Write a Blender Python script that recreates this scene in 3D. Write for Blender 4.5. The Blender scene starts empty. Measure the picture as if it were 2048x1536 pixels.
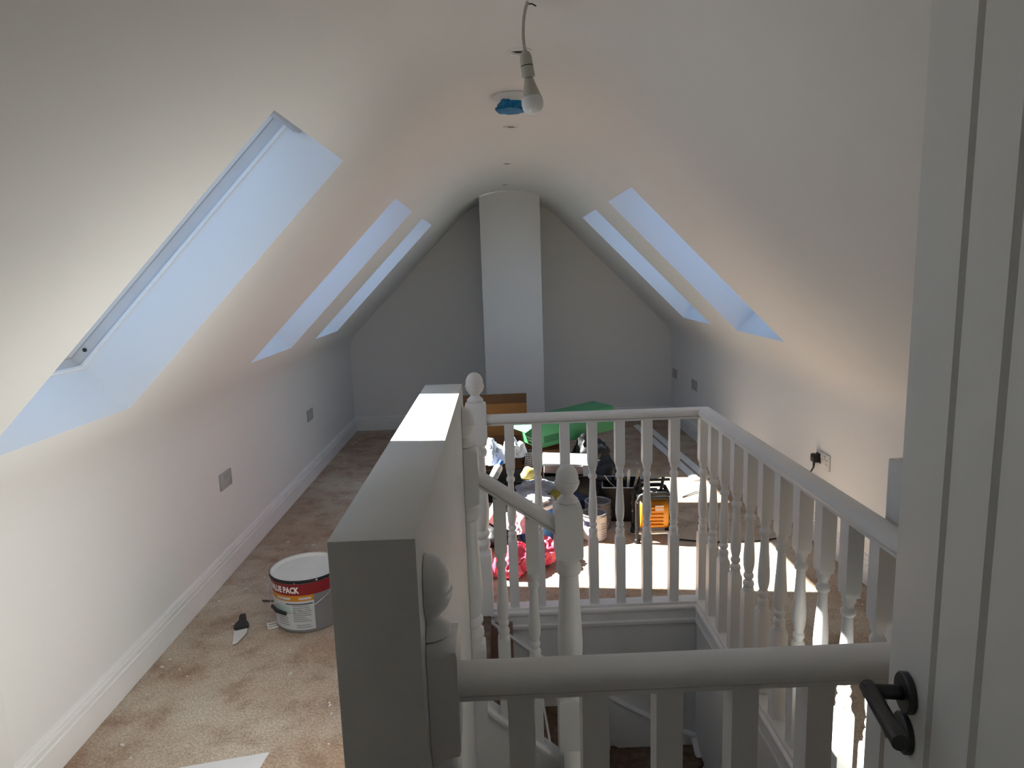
import bpy, bmesh, math, random
from mathutils import Vector, Matrix, noise
random.seed(7)
sc = bpy.context.scene
col = sc.collection

# ------------------------------------------------------------------ camera
YAW, PITCH, ROLL, FPX, EYE = 0.018, 0.1637, 0.0326, 1358.8, 1.6
fw = Vector((math.sin(YAW) * math.cos(PITCH), math.cos(YAW) * math.cos(PITCH), -math.sin(PITCH)))
rt = Vector((math.cos(YAW), -math.sin(YAW), 0))
up = rt.cross(fw)
c_, s_ = math.cos(ROLL), math.sin(ROLL)
rt2, up2 = c_ * rt - s_ * up, c_ * up + s_ * rt
cam = bpy.data.cameras.new('camera')
cam.sensor_fit = 'HORIZONTAL'
cam.sensor_width = 36.0
cam.lens = 36.0 * FPX / 2048
cam.clip_start = 0.02
camo = bpy.data.objects.new('camera', cam)
M = Matrix((rt2, up2, -fw)).transposed().to_4x4()
M.translation = Vector((0, 0, EYE))
camo.matrix_world = M
col.objects.link(camo)
sc.camera = camo

# ------------------------------------------------------------------ world, sun, exposure
SKY_COL, SKY_STR = (0.36, 0.60, 1.0), 1.2
SUN_STR = 25.0
SUN_DIR = Vector((1.0, -0.25, -0.95))
w = bpy.data.worlds.new('sky')
sc.world = w
w.use_nodes = True
bg = w.node_tree.nodes['Background']
bg.inputs[0].default_value = (*SKY_COL, 1)
bg.inputs[1].default_value = SKY_STR
sun = bpy.data.lights.new('sun', 'SUN')
sun.energy = SUN_STR
sun.angle = 0.0093
sun.color = (1.0, 0.97, 0.91)
suno = bpy.data.objects.new('sun', sun)
suno.rotation_euler = SUN_DIR.to_track_quat('-Z', 'Y').to_euler()
suno.location = (-6, 4, 7)
col.objects.link(suno)
sc.view_settings.view_transform = 'Standard'
sc.view_settings.look = 'None'
sc.view_settings.gamma = 1
sc.view_settings.use_curve_mapping = False
sc.view_settings.exposure = 0.34

# ------------------------------------------------------------------ materials
MATS = {}
def mat(name, rgb, rough=0.6, metal=0.0, rgb2=None, scale=8.0, bump=0.0, bscale=60.0, detail=4.0, spec=None, trans=0.0, lo=0.35, hi=0.65):
    m = bpy.data.materials.new(name)
    m.use_nodes = True
    nt = m.node_tree
    b = nt.nodes['Principled BSDF']
    b.inputs['Base Color'].default_value = (*rgb, 1)
    b.inputs['Roughness'].default_value = rough
    b.inputs['Metallic'].default_value = metal
    if spec is not None:
        b.inputs['Specular IOR Level'].default_value = spec
    if trans:
        b.inputs['Transmission Weight'].default_value = trans
    tc = nt.nodes.new('ShaderNodeTexCoord')
    if rgb2 is not None:
        n = nt.nodes.new('ShaderNodeTexNoise')
        n.inputs['Scale'].default_value = scale
        n.inputs['Detail'].default_value = detail
        r = nt.nodes.new('ShaderNodeValToRGB')
        r.color_ramp.elements[0].position = lo
        r.color_ramp.elements[1].position = hi
        r.color_ramp.elements[0].color = (*rgb, 1)
        r.color_ramp.elements[1].color = (*rgb2, 1)
        nt.links.new(tc.outputs['Object'], n.inputs['Vector'])
        nt.links.new(n.outputs['Fac'], r.inputs['Fac'])
        nt.links.new(r.outputs['Color'], b.inputs['Base Color'])
    if bump:
        n2 = nt.nodes.new('ShaderNodeTexNoise')
        n2.inputs['Scale'].default_value = bscale
        n2.inputs['Detail'].default_value = 3
        bp = nt.nodes.new('ShaderNodeBump')
        bp.inputs['Strength'].default_value = bump
        bp.inputs['Distance'].default_value = 0.004
        nt.links.new(tc.outputs['Object'], n2.inputs['Vector'])
        nt.links.new(n2.outputs['Fac'], bp.inputs['Height'])
        nt.links.new(bp.outputs['Normal'], b.inputs['Normal'])
    MATS[name] = m
    return m

mat('wall_paint', (0.805, 0.805, 0.795), 0.75, rgb2=(0.825, 0.825, 0.815), scale=1.5, bump=0.04, bscale=35)
mat('reveal_paint', (0.80, 0.80, 0.80), 0.6, rgb2=(0.82, 0.82, 0.82), scale=2)
mat('gloss_white', (0.83, 0.83, 0.82), 0.38, rgb2=(0.86, 0.86, 0.85), scale=6, bump=0.03, bscale=25)
mat('satin_white', (0.73, 0.73, 0.71), 0.5, rgb2=(0.76, 0.755, 0.74), scale=4)
mat('door_white', (0.76, 0.77, 0.75), 0.42, rgb2=(0.79, 0.795, 0.775), scale=3)
mat('frame_light', (0.60, 0.59, 0.58), 0.5, rgb2=(0.64, 0.63, 0.62), scale=9)
mat('frame_grey', (0.42, 0.42, 0.42), 0.45, rgb2=(0.48, 0.48, 0.48), scale=9)
mat('alu', (0.45, 0.45, 0.46), 0.4, 0.8, rgb2=(0.5, 0.5, 0.5), scale=20)
mat('dark_hole', (0.02, 0.02, 0.02), 0.8, rgb2=(0.03, 0.03, 0.03))
mat('black_plastic', (0.007, 0.007, 0.008), 0.5, rgb2=(0.016, 0.016, 0.016), scale=14, lo=0.45, hi=0.8)
mat('black_paintdrip', (0.008, 0.008, 0.008), 0.55, rgb2=(0.5, 0.5, 0.48), scale=38, lo=0.66, hi=0.72)
mat('gunmetal', (0.055, 0.055, 0.055), 0.35, 0.7, rgb2=(0.075, 0.075, 0.072), scale=10)
mat('tread_board', (0.10, 0.065, 0.042), 0.85, rgb2=(0.19, 0.13, 0.09), scale=28, bump=0.3, bscale=120)
mat('bare_board', (0.30, 0.20, 0.15), 0.85, rgb2=(0.36, 0.25, 0.19), scale=12)
mat('cardboard', (0.33, 0.15, 0.045), 0.8, rgb2=(0.38, 0.18, 0.055), scale=9)
mat('cardboard_pale', (0.36, 0.21, 0.12), 0.85, rgb2=(0.42, 0.26, 0.16), scale=9)
mat('cardboard_shaded', (0.13, 0.06, 0.03), 0.85, rgb2=(0.16, 0.08, 0.04), scale=9)  # darker copy of the card colours, with shade put into the colour
mat('green_card', (0.055, 0.25, 0.10), 0.65, rgb2=(0.07, 0.28, 0.115), scale=6)
mat('green_pale', (0.55, 0.75, 0.55), 0.7, rgb2=(0.6, 0.8, 0.6), scale=6)
mat('green_dark', (0.02, 0.12, 0.045), 0.7, rgb2=(0.025, 0.14, 0.05), scale=6)
mat('white_plastic', (0.78, 0.78, 0.76), 0.4, rgb2=(0.82, 0.82, 0.80), scale=7)
mat('white_bag', (0.70, 0.72, 0.74), 0.5, rgb2=(0.80, 0.82, 0.84), scale=9, bump=0.4, bscale=25)
mat('print_bag', (0.62, 0.68, 0.76), 0.45, rgb2=(0.35, 0.42, 0.55), scale=38, bump=0.3, bscale=20, lo=0.58, hi=0.66)
mat('blue_plastic', (0.02, 0.13, 0.55), 0.4, rgb2=(0.03, 0.17, 0.62), scale=8)
mat('blue_tub', (0.03, 0.13, 0.42), 0.4, rgb2=(0.06, 0.22, 0.55), scale=12)
mat('blue_cover', (0.0, 0.16, 0.42), 0.35, rgb2=(0.0, 0.27, 0.62), scale=40, bump=0.3, bscale=50, trans=0.15)
mat('navy', (0.01, 0.012, 0.04), 0.5, rgb2=(0.02, 0.02, 0.06))
mat('pink_bag', (0.85, 0.05, 0.12), 0.4, rgb2=(0.90, 0.16, 0.24), scale=16, bump=0.6, bscale=22)
mat('pink_pale', (0.80, 0.42, 0.52), 0.35, rgb2=(0.86, 0.62, 0.70), scale=14, bump=0.6, bscale=25)
mat('cream_card', (0.62, 0.47, 0.42), 0.7, rgb2=(0.68, 0.53, 0.48), scale=10)
mat('tin_metal', (0.33, 0.33, 0.34), 0.4, 0.75, rgb2=(0.42, 0.42, 0.43), scale=14)
mat('tin_label', (0.60, 0.59, 0.56), 0.5, rgb2=(0.46, 0.42, 0.47), scale=7)
mat('tin_grey', (0.17, 0.17, 0.18), 0.5, rgb2=(0.21, 0.21, 0.22), scale=7)
mat('paint_white', (0.78, 0.775, 0.75), 0.45, rgb2=(0.72, 0.715, 0.69), scale=9, bump=0.1, bscale=18)
mat('cloth_grey', (0.34, 0.34, 0.36), 0.9, rgb2=(0.45, 0.45, 0.47), scale=18, bump=0.6, bscale=40)
mat('sponge_yellow', (0.55, 0.43, 0.06), 0.9, rgb2=(0.62, 0.52, 0.28), scale=20, bump=0.5, bscale=60)
mat('olive', (0.16, 0.15, 0.02), 0.8, rgb2=(0.22, 0.20, 0.03), scale=20)
mat('orange_body', (0.72, 0.28, 0.015), 0.42, rgb2=(0.78, 0.32, 0.02), scale=10)
mat('wood_handle', (0.40, 0.27, 0.12), 0.6, rgb2=(0.65, 0.62, 0.52), scale=30)
mat('steel', (0.5, 0.5, 0.5), 0.35, 0.9, rgb2=(0.6, 0.6, 0.6), scale=25)
mat('label_red', (0.21, 0.008, 0.015), 0.5, rgb2=(0.25, 0.01, 0.018), scale=9)
mat('label_orange', (0.55, 0.20, 0.012), 0.5, rgb2=(0.60, 0.23, 0.015), scale=9)
mat('label_white', (0.60, 0.62, 0.64), 0.5, rgb2=(0.55, 0.57, 0.59), scale=9)
mat('label_text', (0.20, 0.22, 0.25), 0.6, rgb2=(0.24, 0.26, 0.29), scale=9)
mat('label_teal', (0.42, 0.55, 0.55), 0.6, rgb2=(0.46, 0.58, 0.57), scale=20)
mat('tub_grey', (0.19, 0.19, 0.205), 0.5, rgb2=(0.21, 0.21, 0.225), scale=5)
mat('ink_white', (0.85, 0.85, 0.83), 0.6, rgb2=(0.80, 0.80, 0.78))
mat('cable_black', (0.01, 0.01, 0.01), 0.5, rgb2=(0.02, 0.02, 0.02))
mat('flex_cream', (0.50, 0.48, 0.42), 0.55, rgb2=(0.55, 0.53, 0.47), scale=10)
mat('socket_grey', (0.40, 0.40, 0.40), 0.4, 0.0, rgb2=(0.43, 0.43, 0.43), scale=12)
mat('socket_white', (0.62, 0.61, 0.61), 0.35, rgb2=(0.66, 0.65, 0.65), scale=12)
mat('bulb_opal', (0.78, 0.79, 0.78), 0.18, rgb2=(0.80, 0.81, 0.80), scale=5)
mat('paper', (0.74, 0.73, 0.74), 0.7, rgb2=(0.78, 0.77, 0.78), scale=4)
mat('plaster_bit', (0.66, 0.63, 0.58), 0.8, rgb2=(0.75, 0.73, 0.70))

def floor_material():
    m = bpy.data.materials.new('subfloor_dusty')
    m.use_nodes = True
    nt = m.node_tree
    b = nt.nodes['Principled BSDF']
    b.inputs['Roughness'].default_value = 0.85
    tc = nt.nodes.new('ShaderNodeTexCoord')
    def nz(scale, detail, lo, hi, c0, c1):
        n = nt.nodes.new('ShaderNodeTexNoise')
        n.inputs['Scale'].default_value = scale
        n.inputs['Detail'].default_value = detail
        n.inputs['Roughness'].default_value = 0.65
        r = nt.nodes.new('ShaderNodeValToRGB')
        r.color_ramp.elements[0].position = lo
        r.color_ramp.elements[1].position = hi
        r.color_ramp.elements[0].color = c0
        r.color_ramp.elements[1].color = c1
        nt.links.new(tc.outputs['Object'], n.inputs['Vector'])
        nt.links.new(n.outputs['Fac'], r.inputs['Fac'])
        return r
    base = nz(2.6, 8, 0.35, 0.68, (0.40, 0.265, 0.185, 1), (0.53, 0.415, 0.31, 1))
    dust = nz(1.1, 6, 0.45, 0.62, (0, 0, 0, 1), (1, 1, 1, 1))
    fleck = nz(120, 4, 0.38, 0.62, (0.70, 0.69, 0.68, 1), (1.18, 1.18, 1.18, 1))
    dark = nz(7.0, 9, 0.36, 0.52, (0.76, 0.70, 0.66, 1), (1, 1, 1, 1))
    mx = nt.nodes.new('ShaderNodeMix')
    mx.data_type = 'RGBA'
    mx.inputs['B'].default_value = (0.62, 0.54, 0.435, 1)
    nt.links.new(dust.outputs['Color'], mx.inputs['Factor'])
    nt.links.new(base.outputs['Color'], mx.inputs['A'])
    out = mx.outputs['Result']
    for r in (fleck, dark):
        mu = nt.nodes.new('ShaderNodeMix')
        mu.data_type = 'RGBA'
        mu.blend_type = 'MULTIPLY'
        mu.inputs['Factor'].default_value = 1
        nt.links.new(out, mu.inputs['A'])
        nt.links.new(r.outputs['Color'], mu.inputs['B'])
        out = mu.outputs['Result']
    nt.links.new(out, b.inputs['Base Color'])
    bp = nt.nodes.new('ShaderNodeBump')
    bp.inputs['Strength'].default_value = 0.25
    bp.inputs['Distance'].default_value = 0.003
    nt.links.new(fleck.outputs['Color'], bp.inputs['Height'])
    nt.links.new(bp.outputs['Normal'], b.inputs['Normal'])
    MATS['floor'] = m
floor_material()

def glass_material():
    m = bpy.data.materials.new('window_glass')
    m.use_nodes = True
    nt = m.node_tree
    nt.nodes.remove(nt.nodes['Principled BSDF'])
    o = nt.nodes['Material Output']
    t = nt.nodes.new('ShaderNodeBsdfTransparent')
    t.inputs[0].default_value = (0.93, 0.95, 0.95, 1)
    g = nt.nodes.new('ShaderNodeBsdfGlossy')
    g.inputs['Roughness'].default_value = 0.02
    lw = nt.nodes.new('ShaderNodeLayerWeight')
    pw = nt.nodes.new('ShaderNodeMath'); pw.operation = 'POWER'; pw.inputs[1].default_value = 4.0
    f = nt.nodes.new('ShaderNodeMath'); f.operation = 'MULTIPLY_ADD'; f.inputs[1].default_value = 0.6; f.inputs[2].default_value = 0.05
    nt.links.new(lw.outputs['Facing'], pw.inputs[0])
    nt.links.new(pw.outputs[0], f.inputs[0])
    mx = nt.nodes.new('ShaderNodeMixShader')
    nt.links.new(f.outputs[0], mx.inputs[0])
    nt.links.new(t.outputs[0], mx.inputs[1])
    nt.links.new(g.outputs[0], mx.inputs[2])
    nt.links.new(mx.outputs[0], o.inputs[0])
    MATS['glass'] = m
glass_material()

# ------------------------------------------------------------------ helpers
def link_mesh(name, me, m, parent=None):
    o = bpy.data.objects.new(name, me)
    if m is not None and not me.materials:
        me.materials.append(MATS[m])
    col.objects.link(o)
    if parent is not None:
        o.parent = parent
    return o

def finish(name, bm, m, parent=None, smooth=None):
    bmesh.ops.recalc_face_normals(bm, faces=bm.faces[:])
    me = bpy.data.meshes.new(name)
    bm.to_mesh(me)
    bm.free()
    if smooth is not None:
        for p in me.polygons:
            p.use_smooth = True
        me.set_sharp_from_angle(angle=math.radians(smooth))
    return link_mesh(name, me, m, parent)

def tag(o, label=None, cat=None, group=None, kind=None):
    if label: o['label'] = label
    if cat: o['category'] = cat
    if group: o['group'] = group
    if kind: o['kind'] = kind
    return o

def empty(name, loc, label, cat, rz=0, group=None, kind=None):
    o = bpy.data.objects.new(name, None)
    o.empty_display_size = 0.05
    o.location = loc
    o.rotation_euler = (0, 0, rz)
    col.objects.link(o)
    return tag(o, label, cat, group, kind)

def add_box(bm, x0, x1, y0, y1, z0, z1, bev=0.0, mtx=None):
    vs = [bm.verts.new((x, y, z)) for x in (x0, x1) for y in (y0, y1) for z in (z0, z1)]
    fs = [(0, 1, 3, 2), (4, 6, 7, 5), (0, 4, 5, 1), (2, 3, 7, 6), (0, 2, 6, 4), (1, 5, 7, 3)]
    faces = [bm.faces.new([vs[i] for i in f]) for f in fs]
    if bev:
        es = list({e for f in faces for e in f.edges})
        r = bmesh.ops.bevel(bm, geom=es, offset=bev, segments=2, affect='EDGES', profile=0.5)
        vs = list({v for f in r['faces'] for v in f.verts} | {v for v in vs if v.is_valid})
    if mtx is not None:
        bmesh.ops.transform(bm, matrix=mtx, verts=[v for v in vs if v.is_valid])
    return vs

def box(name, x0, x1, y0, y1, z0, z1, m, parent=None, bev=0.0, mtx=None):
    bm = bmesh.new()
    add_box(bm, x0, x1, y0, y1, z0, z1, bev, mtx)
    return finish(name, bm, m, parent, 35 if bev else None)

def add_tube(bm, pts, r, n=10, cap=True):
    pts = [Vector(p) for p in pts]
    rs = r if isinstance(r, (list, tuple)) else [r] * len(pts)
    rings = []
    prev = None
    for i, p in enumerate(pts):
        d = (pts[min(i + 1, len(pts) - 1)] - pts[max(i - 1, 0)]).normalized()
        a = prev if prev is not None else (Vector((0, 0, 1)) if abs(d.z) < 0.9 else Vector((1, 0, 0)))
        u = (a - d * a.dot(d)).normalized()
        v = d.cross(u)
        prev = u
        rings.append([bm.verts.new(p + rs[i] * (math.cos(2 * math.pi * k / n) * u + math.sin(2 * math.pi * k / n) * v)) for k in range(n)])
    for a, b in zip(rings, rings[1:]):
        for k in range(n):
            bm.faces.new((a[k], a[(k + 1) % n], b[(k + 1) % n], b[k]))
    if cap:
        bm.faces.new(rings[0][::-1])
        bm.faces.new(rings[-1])

def tube(name, pts, r, m, parent=None, n=10):
    bm = bmesh.new()
    add_tube(bm, pts, r, n)
    return finish(name, bm, m, parent, 45)

def bez(p, n=24):
    """Catmull-Rom through points"""
    p = [Vector(q) for q in p]
    p = [2 * p[0] - p[1]] + p + [2 * p[-1] - p[-2]]
    out = []
    for i in range(1, len(p) - 2):
        for k in range(n):
            t = k / n
            a, b, c, d = p[i - 1], p[i], p[i + 1], p[i + 2]
            out.append(0.5 * ((2 * b) + (c - a) * t + (2 * a - 5 * b + 4 * c - d) * t * t + (3 * b - a - 3 * c + d) * t ** 3))
    out.append(p[-2])
    return out

def add_lathe(bm, prof, n=32, cap0=True, cap1=True, cx=0, cy=0):
    rings = []
    for r, z in prof:
        rings.append([bm.verts.new((cx + r * math.cos(2 * math.pi * k / n), cy + r * math.sin(2 * math.pi * k / n), z)) for k in range(n)])
    for a, b in zip(rings, rings[1:]):
        for k in range(n):
            bm.faces.new((a[k], a[(k + 1) % n], b[(k + 1) % n], b[k]))
    if cap0: bm.faces.new(rings[0][::-1])
    if cap1: bm.faces.new(rings[-1])

def lathe(name, prof, m, parent=None, n=32, smooth=35, cap0=True, cap1=True, mtx=None):
    bm = bmesh.new()
    add_lathe(bm, prof, n, cap0, cap1)
    if mtx is not None:
        bmesh.ops.transform(bm, matrix=mtx, verts=bm.verts[:])
    return finish(name, bm, m, parent, smooth)

def add_turned(bm, prof, cut=None, n=16):
    """prof: list of (kind, half-size, z); square rings and round rings share n points"""
    rings = []
    for kind, r, z in prof:
        ring = []
        for k in range(n):
            a = 2 * math.pi * (k + 0.0) / n + math.pi / 4
            cx, cy = math.cos(a), math.sin(a)
            if kind == 's':
                q = max(abs(cx), abs(cy))
                cx, cy = cx / q, cy / q
            x = r * cx
            if cut is not None: x = max(x, cut)
            ring.append(bm.verts.new((x, r * cy, z)))
        rings.append(ring)
    for a, b in zip(rings, rings[1:]):
        for k in range(n):
            bm.faces.new((a[k], a[(k + 1) % n], b[(k + 1) % n], b[k]))
    bm.faces.new(rings[0][::-1])
    bm.faces.new(rings[-1])

def extrude_profile(bm, prof, p0, p1, side, upv=Vector((0, 0, 1))):
    """sweep a 2D profile (a along side, b along upv) from p0 to p1"""
    p0, p1, side = Vector(p0), Vector(p1), Vector(side)
    A = [bm.verts.new(p0 + side * a + upv * b) for a, b in prof]
    B = [bm.verts.new(p1 + side * a + upv * b) for a, b in prof]
    n = len(prof)
    for k in range(n):
        bm.faces.new((A[k], A[(k + 1) % n], B[(k + 1) % n], B[k]))
    bm.faces.new(A[::-1])
    bm.faces.new(B)

def poly_prism(bm, pts, z0, z1):
    a = [bm.verts.new((x, y, z0)) for x, y in pts]
    b = [bm.verts.new((x, y, z1)) for x, y in pts]
    n = len(pts)
    for k in range(n):
        bm.faces.new((a[k], a[(k + 1) % n], b[(k + 1) % n], b[k]))
    bm.faces.new(a[::-1])
    bm.faces.new(b)

def blob(name, sx, sy, sz, m, parent=None, loc=(0, 0, 0), amp=0.25, freq=3.0, seed=0, sub=4, flat=0.0, rot=None):
    bm = bmesh.new()
    bmesh.ops.create_icosphere(bm, subdivisions=sub, radius=1)
    for v in bm.verts:
        p = v.co.copy()
        f = 1 + amp * noise.noise(p * freq * 0.5 + Vector((seed, 0, 0))) + 0.5 * amp * (1 - 2 * abs(noise.noise(p * freq * 1.4 + Vector((0, seed, 3)))))
        p = Vector((p.x * sx, p.y * sy, p.z * sz)) * f
        if p.z < -flat * sz: p.z = -flat * sz + (p.z + flat * sz) * 0.04
        v.co = p
    T = Matrix.Translation(loc) @ (rot.to_matrix().to_4x4() if rot else Matrix())
    bmesh.ops.transform(bm, matrix=T, verts=bm.verts[:])
    return finish(name, bm, m, parent, 60)

def copy_tree(o, parent=None):
    c = o.copy()
    col.objects.link(c)
    c.parent = parent
    for ch in [q for q in o.children]:
        copy_tree(ch, c)
    return c

# ------------------------------------------------------------------ room dimensions
XL, XR, YB, YF, YD = -1.5345, 1.8043, 7.017, -1.3, 0.08
ZK, SL, ZC = 0.95, 1.0085, 2.33
NS = math.hypot(1, SL)
WX0, WX1, WY0, WY1 = -0.131, 0.90, 1.06, 3.0      # stairwell opening
ZLOW = -2.45

# ------------------------------------------------------------------ floor
bm = bmesh.new()
xs = [XL, WX0 - .049, WX1 + .049, XR]
ys = [-1.6, WY0 - .25, WY1 + .049, YB]
V = {}
for i, x in enumerate(xs):
    for j, y in enumerate(ys):
        V[i, j] = bm.verts.new((x, y, 0))
for i in range(3):
    for j in range(3):
        if (i, j) != (1, 1):
            bm.faces.new((V[i, j], V[i + 1, j], V[i + 1, j + 1], V[i, j + 1]))
r = bmesh.ops.extrude_face_region(bm, geom=bm.faces[:])
for v in r['geom']:
    if isinstance(v, bmesh.types.BMVert): v.co.z -= 0.2
tag(finish('floor', bm, 'floor'), 'bare dusty brown subfloor of the loft room', 'floor', kind='structure')

# ------------------------------------------------------------------ roof profile
def arc_between(P, d0, d1, T, n):
    """fillet at corner P between incoming direction d0 and outgoing d1, tangent length T"""
    a, b = P - d0 * T, P + d1 * T
    ang = d0.angle(d1)
    R = T / math.tan(ang / 2)
    nrm = (d1 - d0 * d0.dot(d1)).normalized()
    C = a + nrm * R
    out = []
    for k in range(n + 1):
        t = ang * k / n
        out.append(C + (-nrm * math.cos(t) + d0 * math.sin(t)) * R)
    return out
up_ = Vector((0, 0, 1))
dL = Vector((1, 0, SL)).normalized()
dR = Vector((1, 0, -SL)).normalized()
KL, KR = Vector((XL, 0, ZK)), Vector((XR, 0, ZK))
AL = Vector((XL + (ZC - ZK) / SL, 0, ZC))
AR = Vector((XR - (ZC - ZK) / SL, 0, ZC))
TK, TA = 0.11, 0.285
left_knee = arc_between(KL, up_, dL, TK, 8)
left_top = arc_between(AL, dL, Vector((1, 0, 0)), TA, 10)
right_top = arc_between(AR, Vector((1, 0, 0)), dR, TA, 10)
right_knee = arc_between(KR, dR, -up_, TK, 8)
def slope_pt(side, al):
    return (KL + dL * al) if side == 'L' else (KR - dR * al)
def al_of(side, x):
    return ((x - XL) if side == 'L' else (XR - x)) * NS
LW0, LW1 = al_of('L', -1.321), al_of('L', -0.5035)
RW0, RW1 = al_of('R', 1.5922), al_of('R', 0.7379)
prof = [left_knee[0]] + left_knee[1:]
prof.append(left_knee[-1] + dL * 0.03)
iL0 = len(prof); prof.append(slope_pt('L', LW0))
iL1 = len(prof); prof.append(slope_pt('L', LW1))
prof.append(left_top[0] - dL * 0.03)
prof += left_top
prof += right_top
prof.append(right_top[-1] + dR * 0.03)
iR1 = len(prof); prof.append(slope_pt('R', RW1))
iR0 = len(prof); prof.append(slope_pt('R', RW0))
prof.append(right_knee[0] - dR * 0.03)
prof += right_knee
WIN_L = [(1.68, 2.408), (3.612, 4.336), (4.924, 5.609)]
WIN_R = [(3.736, 4.495), (5.05, 5.80)]
ystat = sorted({YF, YB, 3.0} | {y for a in WIN_L + WIN_R for y in a})
bm = bmesh.new()
G = [[bm.verts.new((p.x, y, p.z)) for y in ystat] for p in prof]
for i in range(len(prof) - 1):
    if (prof[i + 1] - prof[i]).length < 1e-5: continue
    for j in range(len(ystat) - 1):
        ym = 0.5 * (ystat[j] + ystat[j + 1])
        if i == iL0 and any(a < ym < b for a, b in WIN_L): continue
        if i == iR1 and any(a < ym < b for a, b in WIN_R): continue
        bm.faces.new((G[i][j], G[i + 1][j], G[i + 1][j + 1], G[i][j + 1]))
tag(finish('ceiling', bm, 'wall_paint', smooth=30), 'white plastered vaulted ceiling with two sloping sides and rounded ridge', 'ceiling', kind='structure')

def wallgrid(name, pts, m, label):
    bm = bmesh.new()
    bm.faces.new([bm.verts.new(p) for p in pts])
    return tag(finish(name, bm, m), label, 'wall', kind='structure')
zk0 = left_knee[0].z
wallgrid('wall_left', [(XL, YF, 0), (XL, YB, 0), (XL, YB, zk0), (XL, YF, zk0)], 'wall_paint', 'low white knee wall along the left side of the loft')
wallgrid('wall_right', [(XR, YF, 0), (XR, YB, 0), (XR, YB, zk0), (XR, YF, zk0)], 'wall_paint', 'low white knee wall along the right side of the loft')
wallgrid('wall_back', [(XL, YB, 0)] + [(p.x, YB, p.z) for p in prof] + [(XR, YB, 0)], 'wall_paint', 'white gable wall at the far end of the loft')

# front gable behind the viewer and the partition that carries the open door
DX0, DX1, DZ = -0.46, 0.40, 2.03
bm = bmesh.new()
def gable_piece(xa, xb, zlo, yy):
    pts = [(xa, zlo)]
    def ztop(x):
        for p, q in zip(prof, prof[1:]):
            if p.x <= x <= q.x and q.x > p.x:
                return p.z + (q.z - p.z) * (x - p.x) / (q.x - p.x)
        return zk0
    n = 24
    tops = [(xa + (xb - xa) * k / n, ztop(xa + (xb - xa) * k / n)) for k in range(n + 1)]
    pts += tops + [(xb, zlo)]
    A = [bm.verts.new((x, yy, z)) for x, z in pts]
    B = [bm.verts.new((x, yy - 0.14, z)) for x, z in pts]
    k = len(pts)
    bm.faces.new(A)
    bm.faces.new(B[::-1])
    for i in range(k):
        bm.faces.new((A[i], B[i], B[(i + 1) % k], A[(i + 1) % k]))
gable_piece(XL, XR, 0, YF)
tag(finish('wall_front', bm, 'wall_paint'), 'white gable wall at the near end behind the viewer', 'wall', kind='structure')
bm = bmesh.new()
gable_piece(DX1, XR, 0, YD)
tag(finish('wall_partition', bm, 'wall_paint'), 'white partition wall to which the open door is hinged', 'wall', kind='structure')

# chimney breast
CX0, CX1, CY = -0.132, 0.4216, 6.3825
bm = bmesh.new()
add_box(bm, CX0, CX1, CY, YB, 0, ZC - 0.003, 0.004)
tag(finish('wall_chimney', bm, 'wall_paint', smooth=35), 'white boxed chimney breast rising to the ridge at the far end', 'wall', kind='structure')

# ------------------------------------------------------------------ skirting
SK = [(0, 0), (0.018, 0), (0.018, 0.098), (0.013, 0.103), (0.015, 0.110), (0.015, 0.122), (0.010, 0.127), (0.011, 0.134), (0.006, 0.146), (0, 0.149)]
def skirt(name, p0, p1, side, label):
    bm = bmesh.new()
    extrude_profile(bm, SK, p0, p1, side)
    return tag(finish(name, bm, 'gloss_white'), label, 'skirting', kind='structure')
skirt('baseboard_left', (XL, 1.90, 0.001), (XL, YB, 0.001), (1, 0, 0), 'white moulded skirting board along the left knee wall')
skirt('baseboard_right', (XR, YD, 0.001), (XR, YB, 0.001), (-1, 0, 0), 'white moulded skirting board along the right knee wall')
skirt('baseboard_back', (XL, YB, 0.001), (CX0, YB, 0.001), (0, -1, 0), 'white skirting board on the gable left of the chimney breast')
skirt('baseboard_far', (CX1, YB, 0.001), (XR, YB, 0.001), (0, -1, 0), 'white skirting board on the gable right of the chimney breast')
skirt('baseboard_chimney', (CX0 - 0.018, CY, 0.001), (CX1 + 0.018, CY, 0.001), (0, -1, 0), 'white skirting board across the chimney breast')
# eaves cupboard lining at the near left
trim = box('trim_1', XL, XL + 0.016, 1.80, 1.888, 0, 0.8, 'gloss_white', bev=0.003)
tag(trim, 'white upright architrave on the left knee wall nearest the doorway', 'trim', kind='structure')

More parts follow.
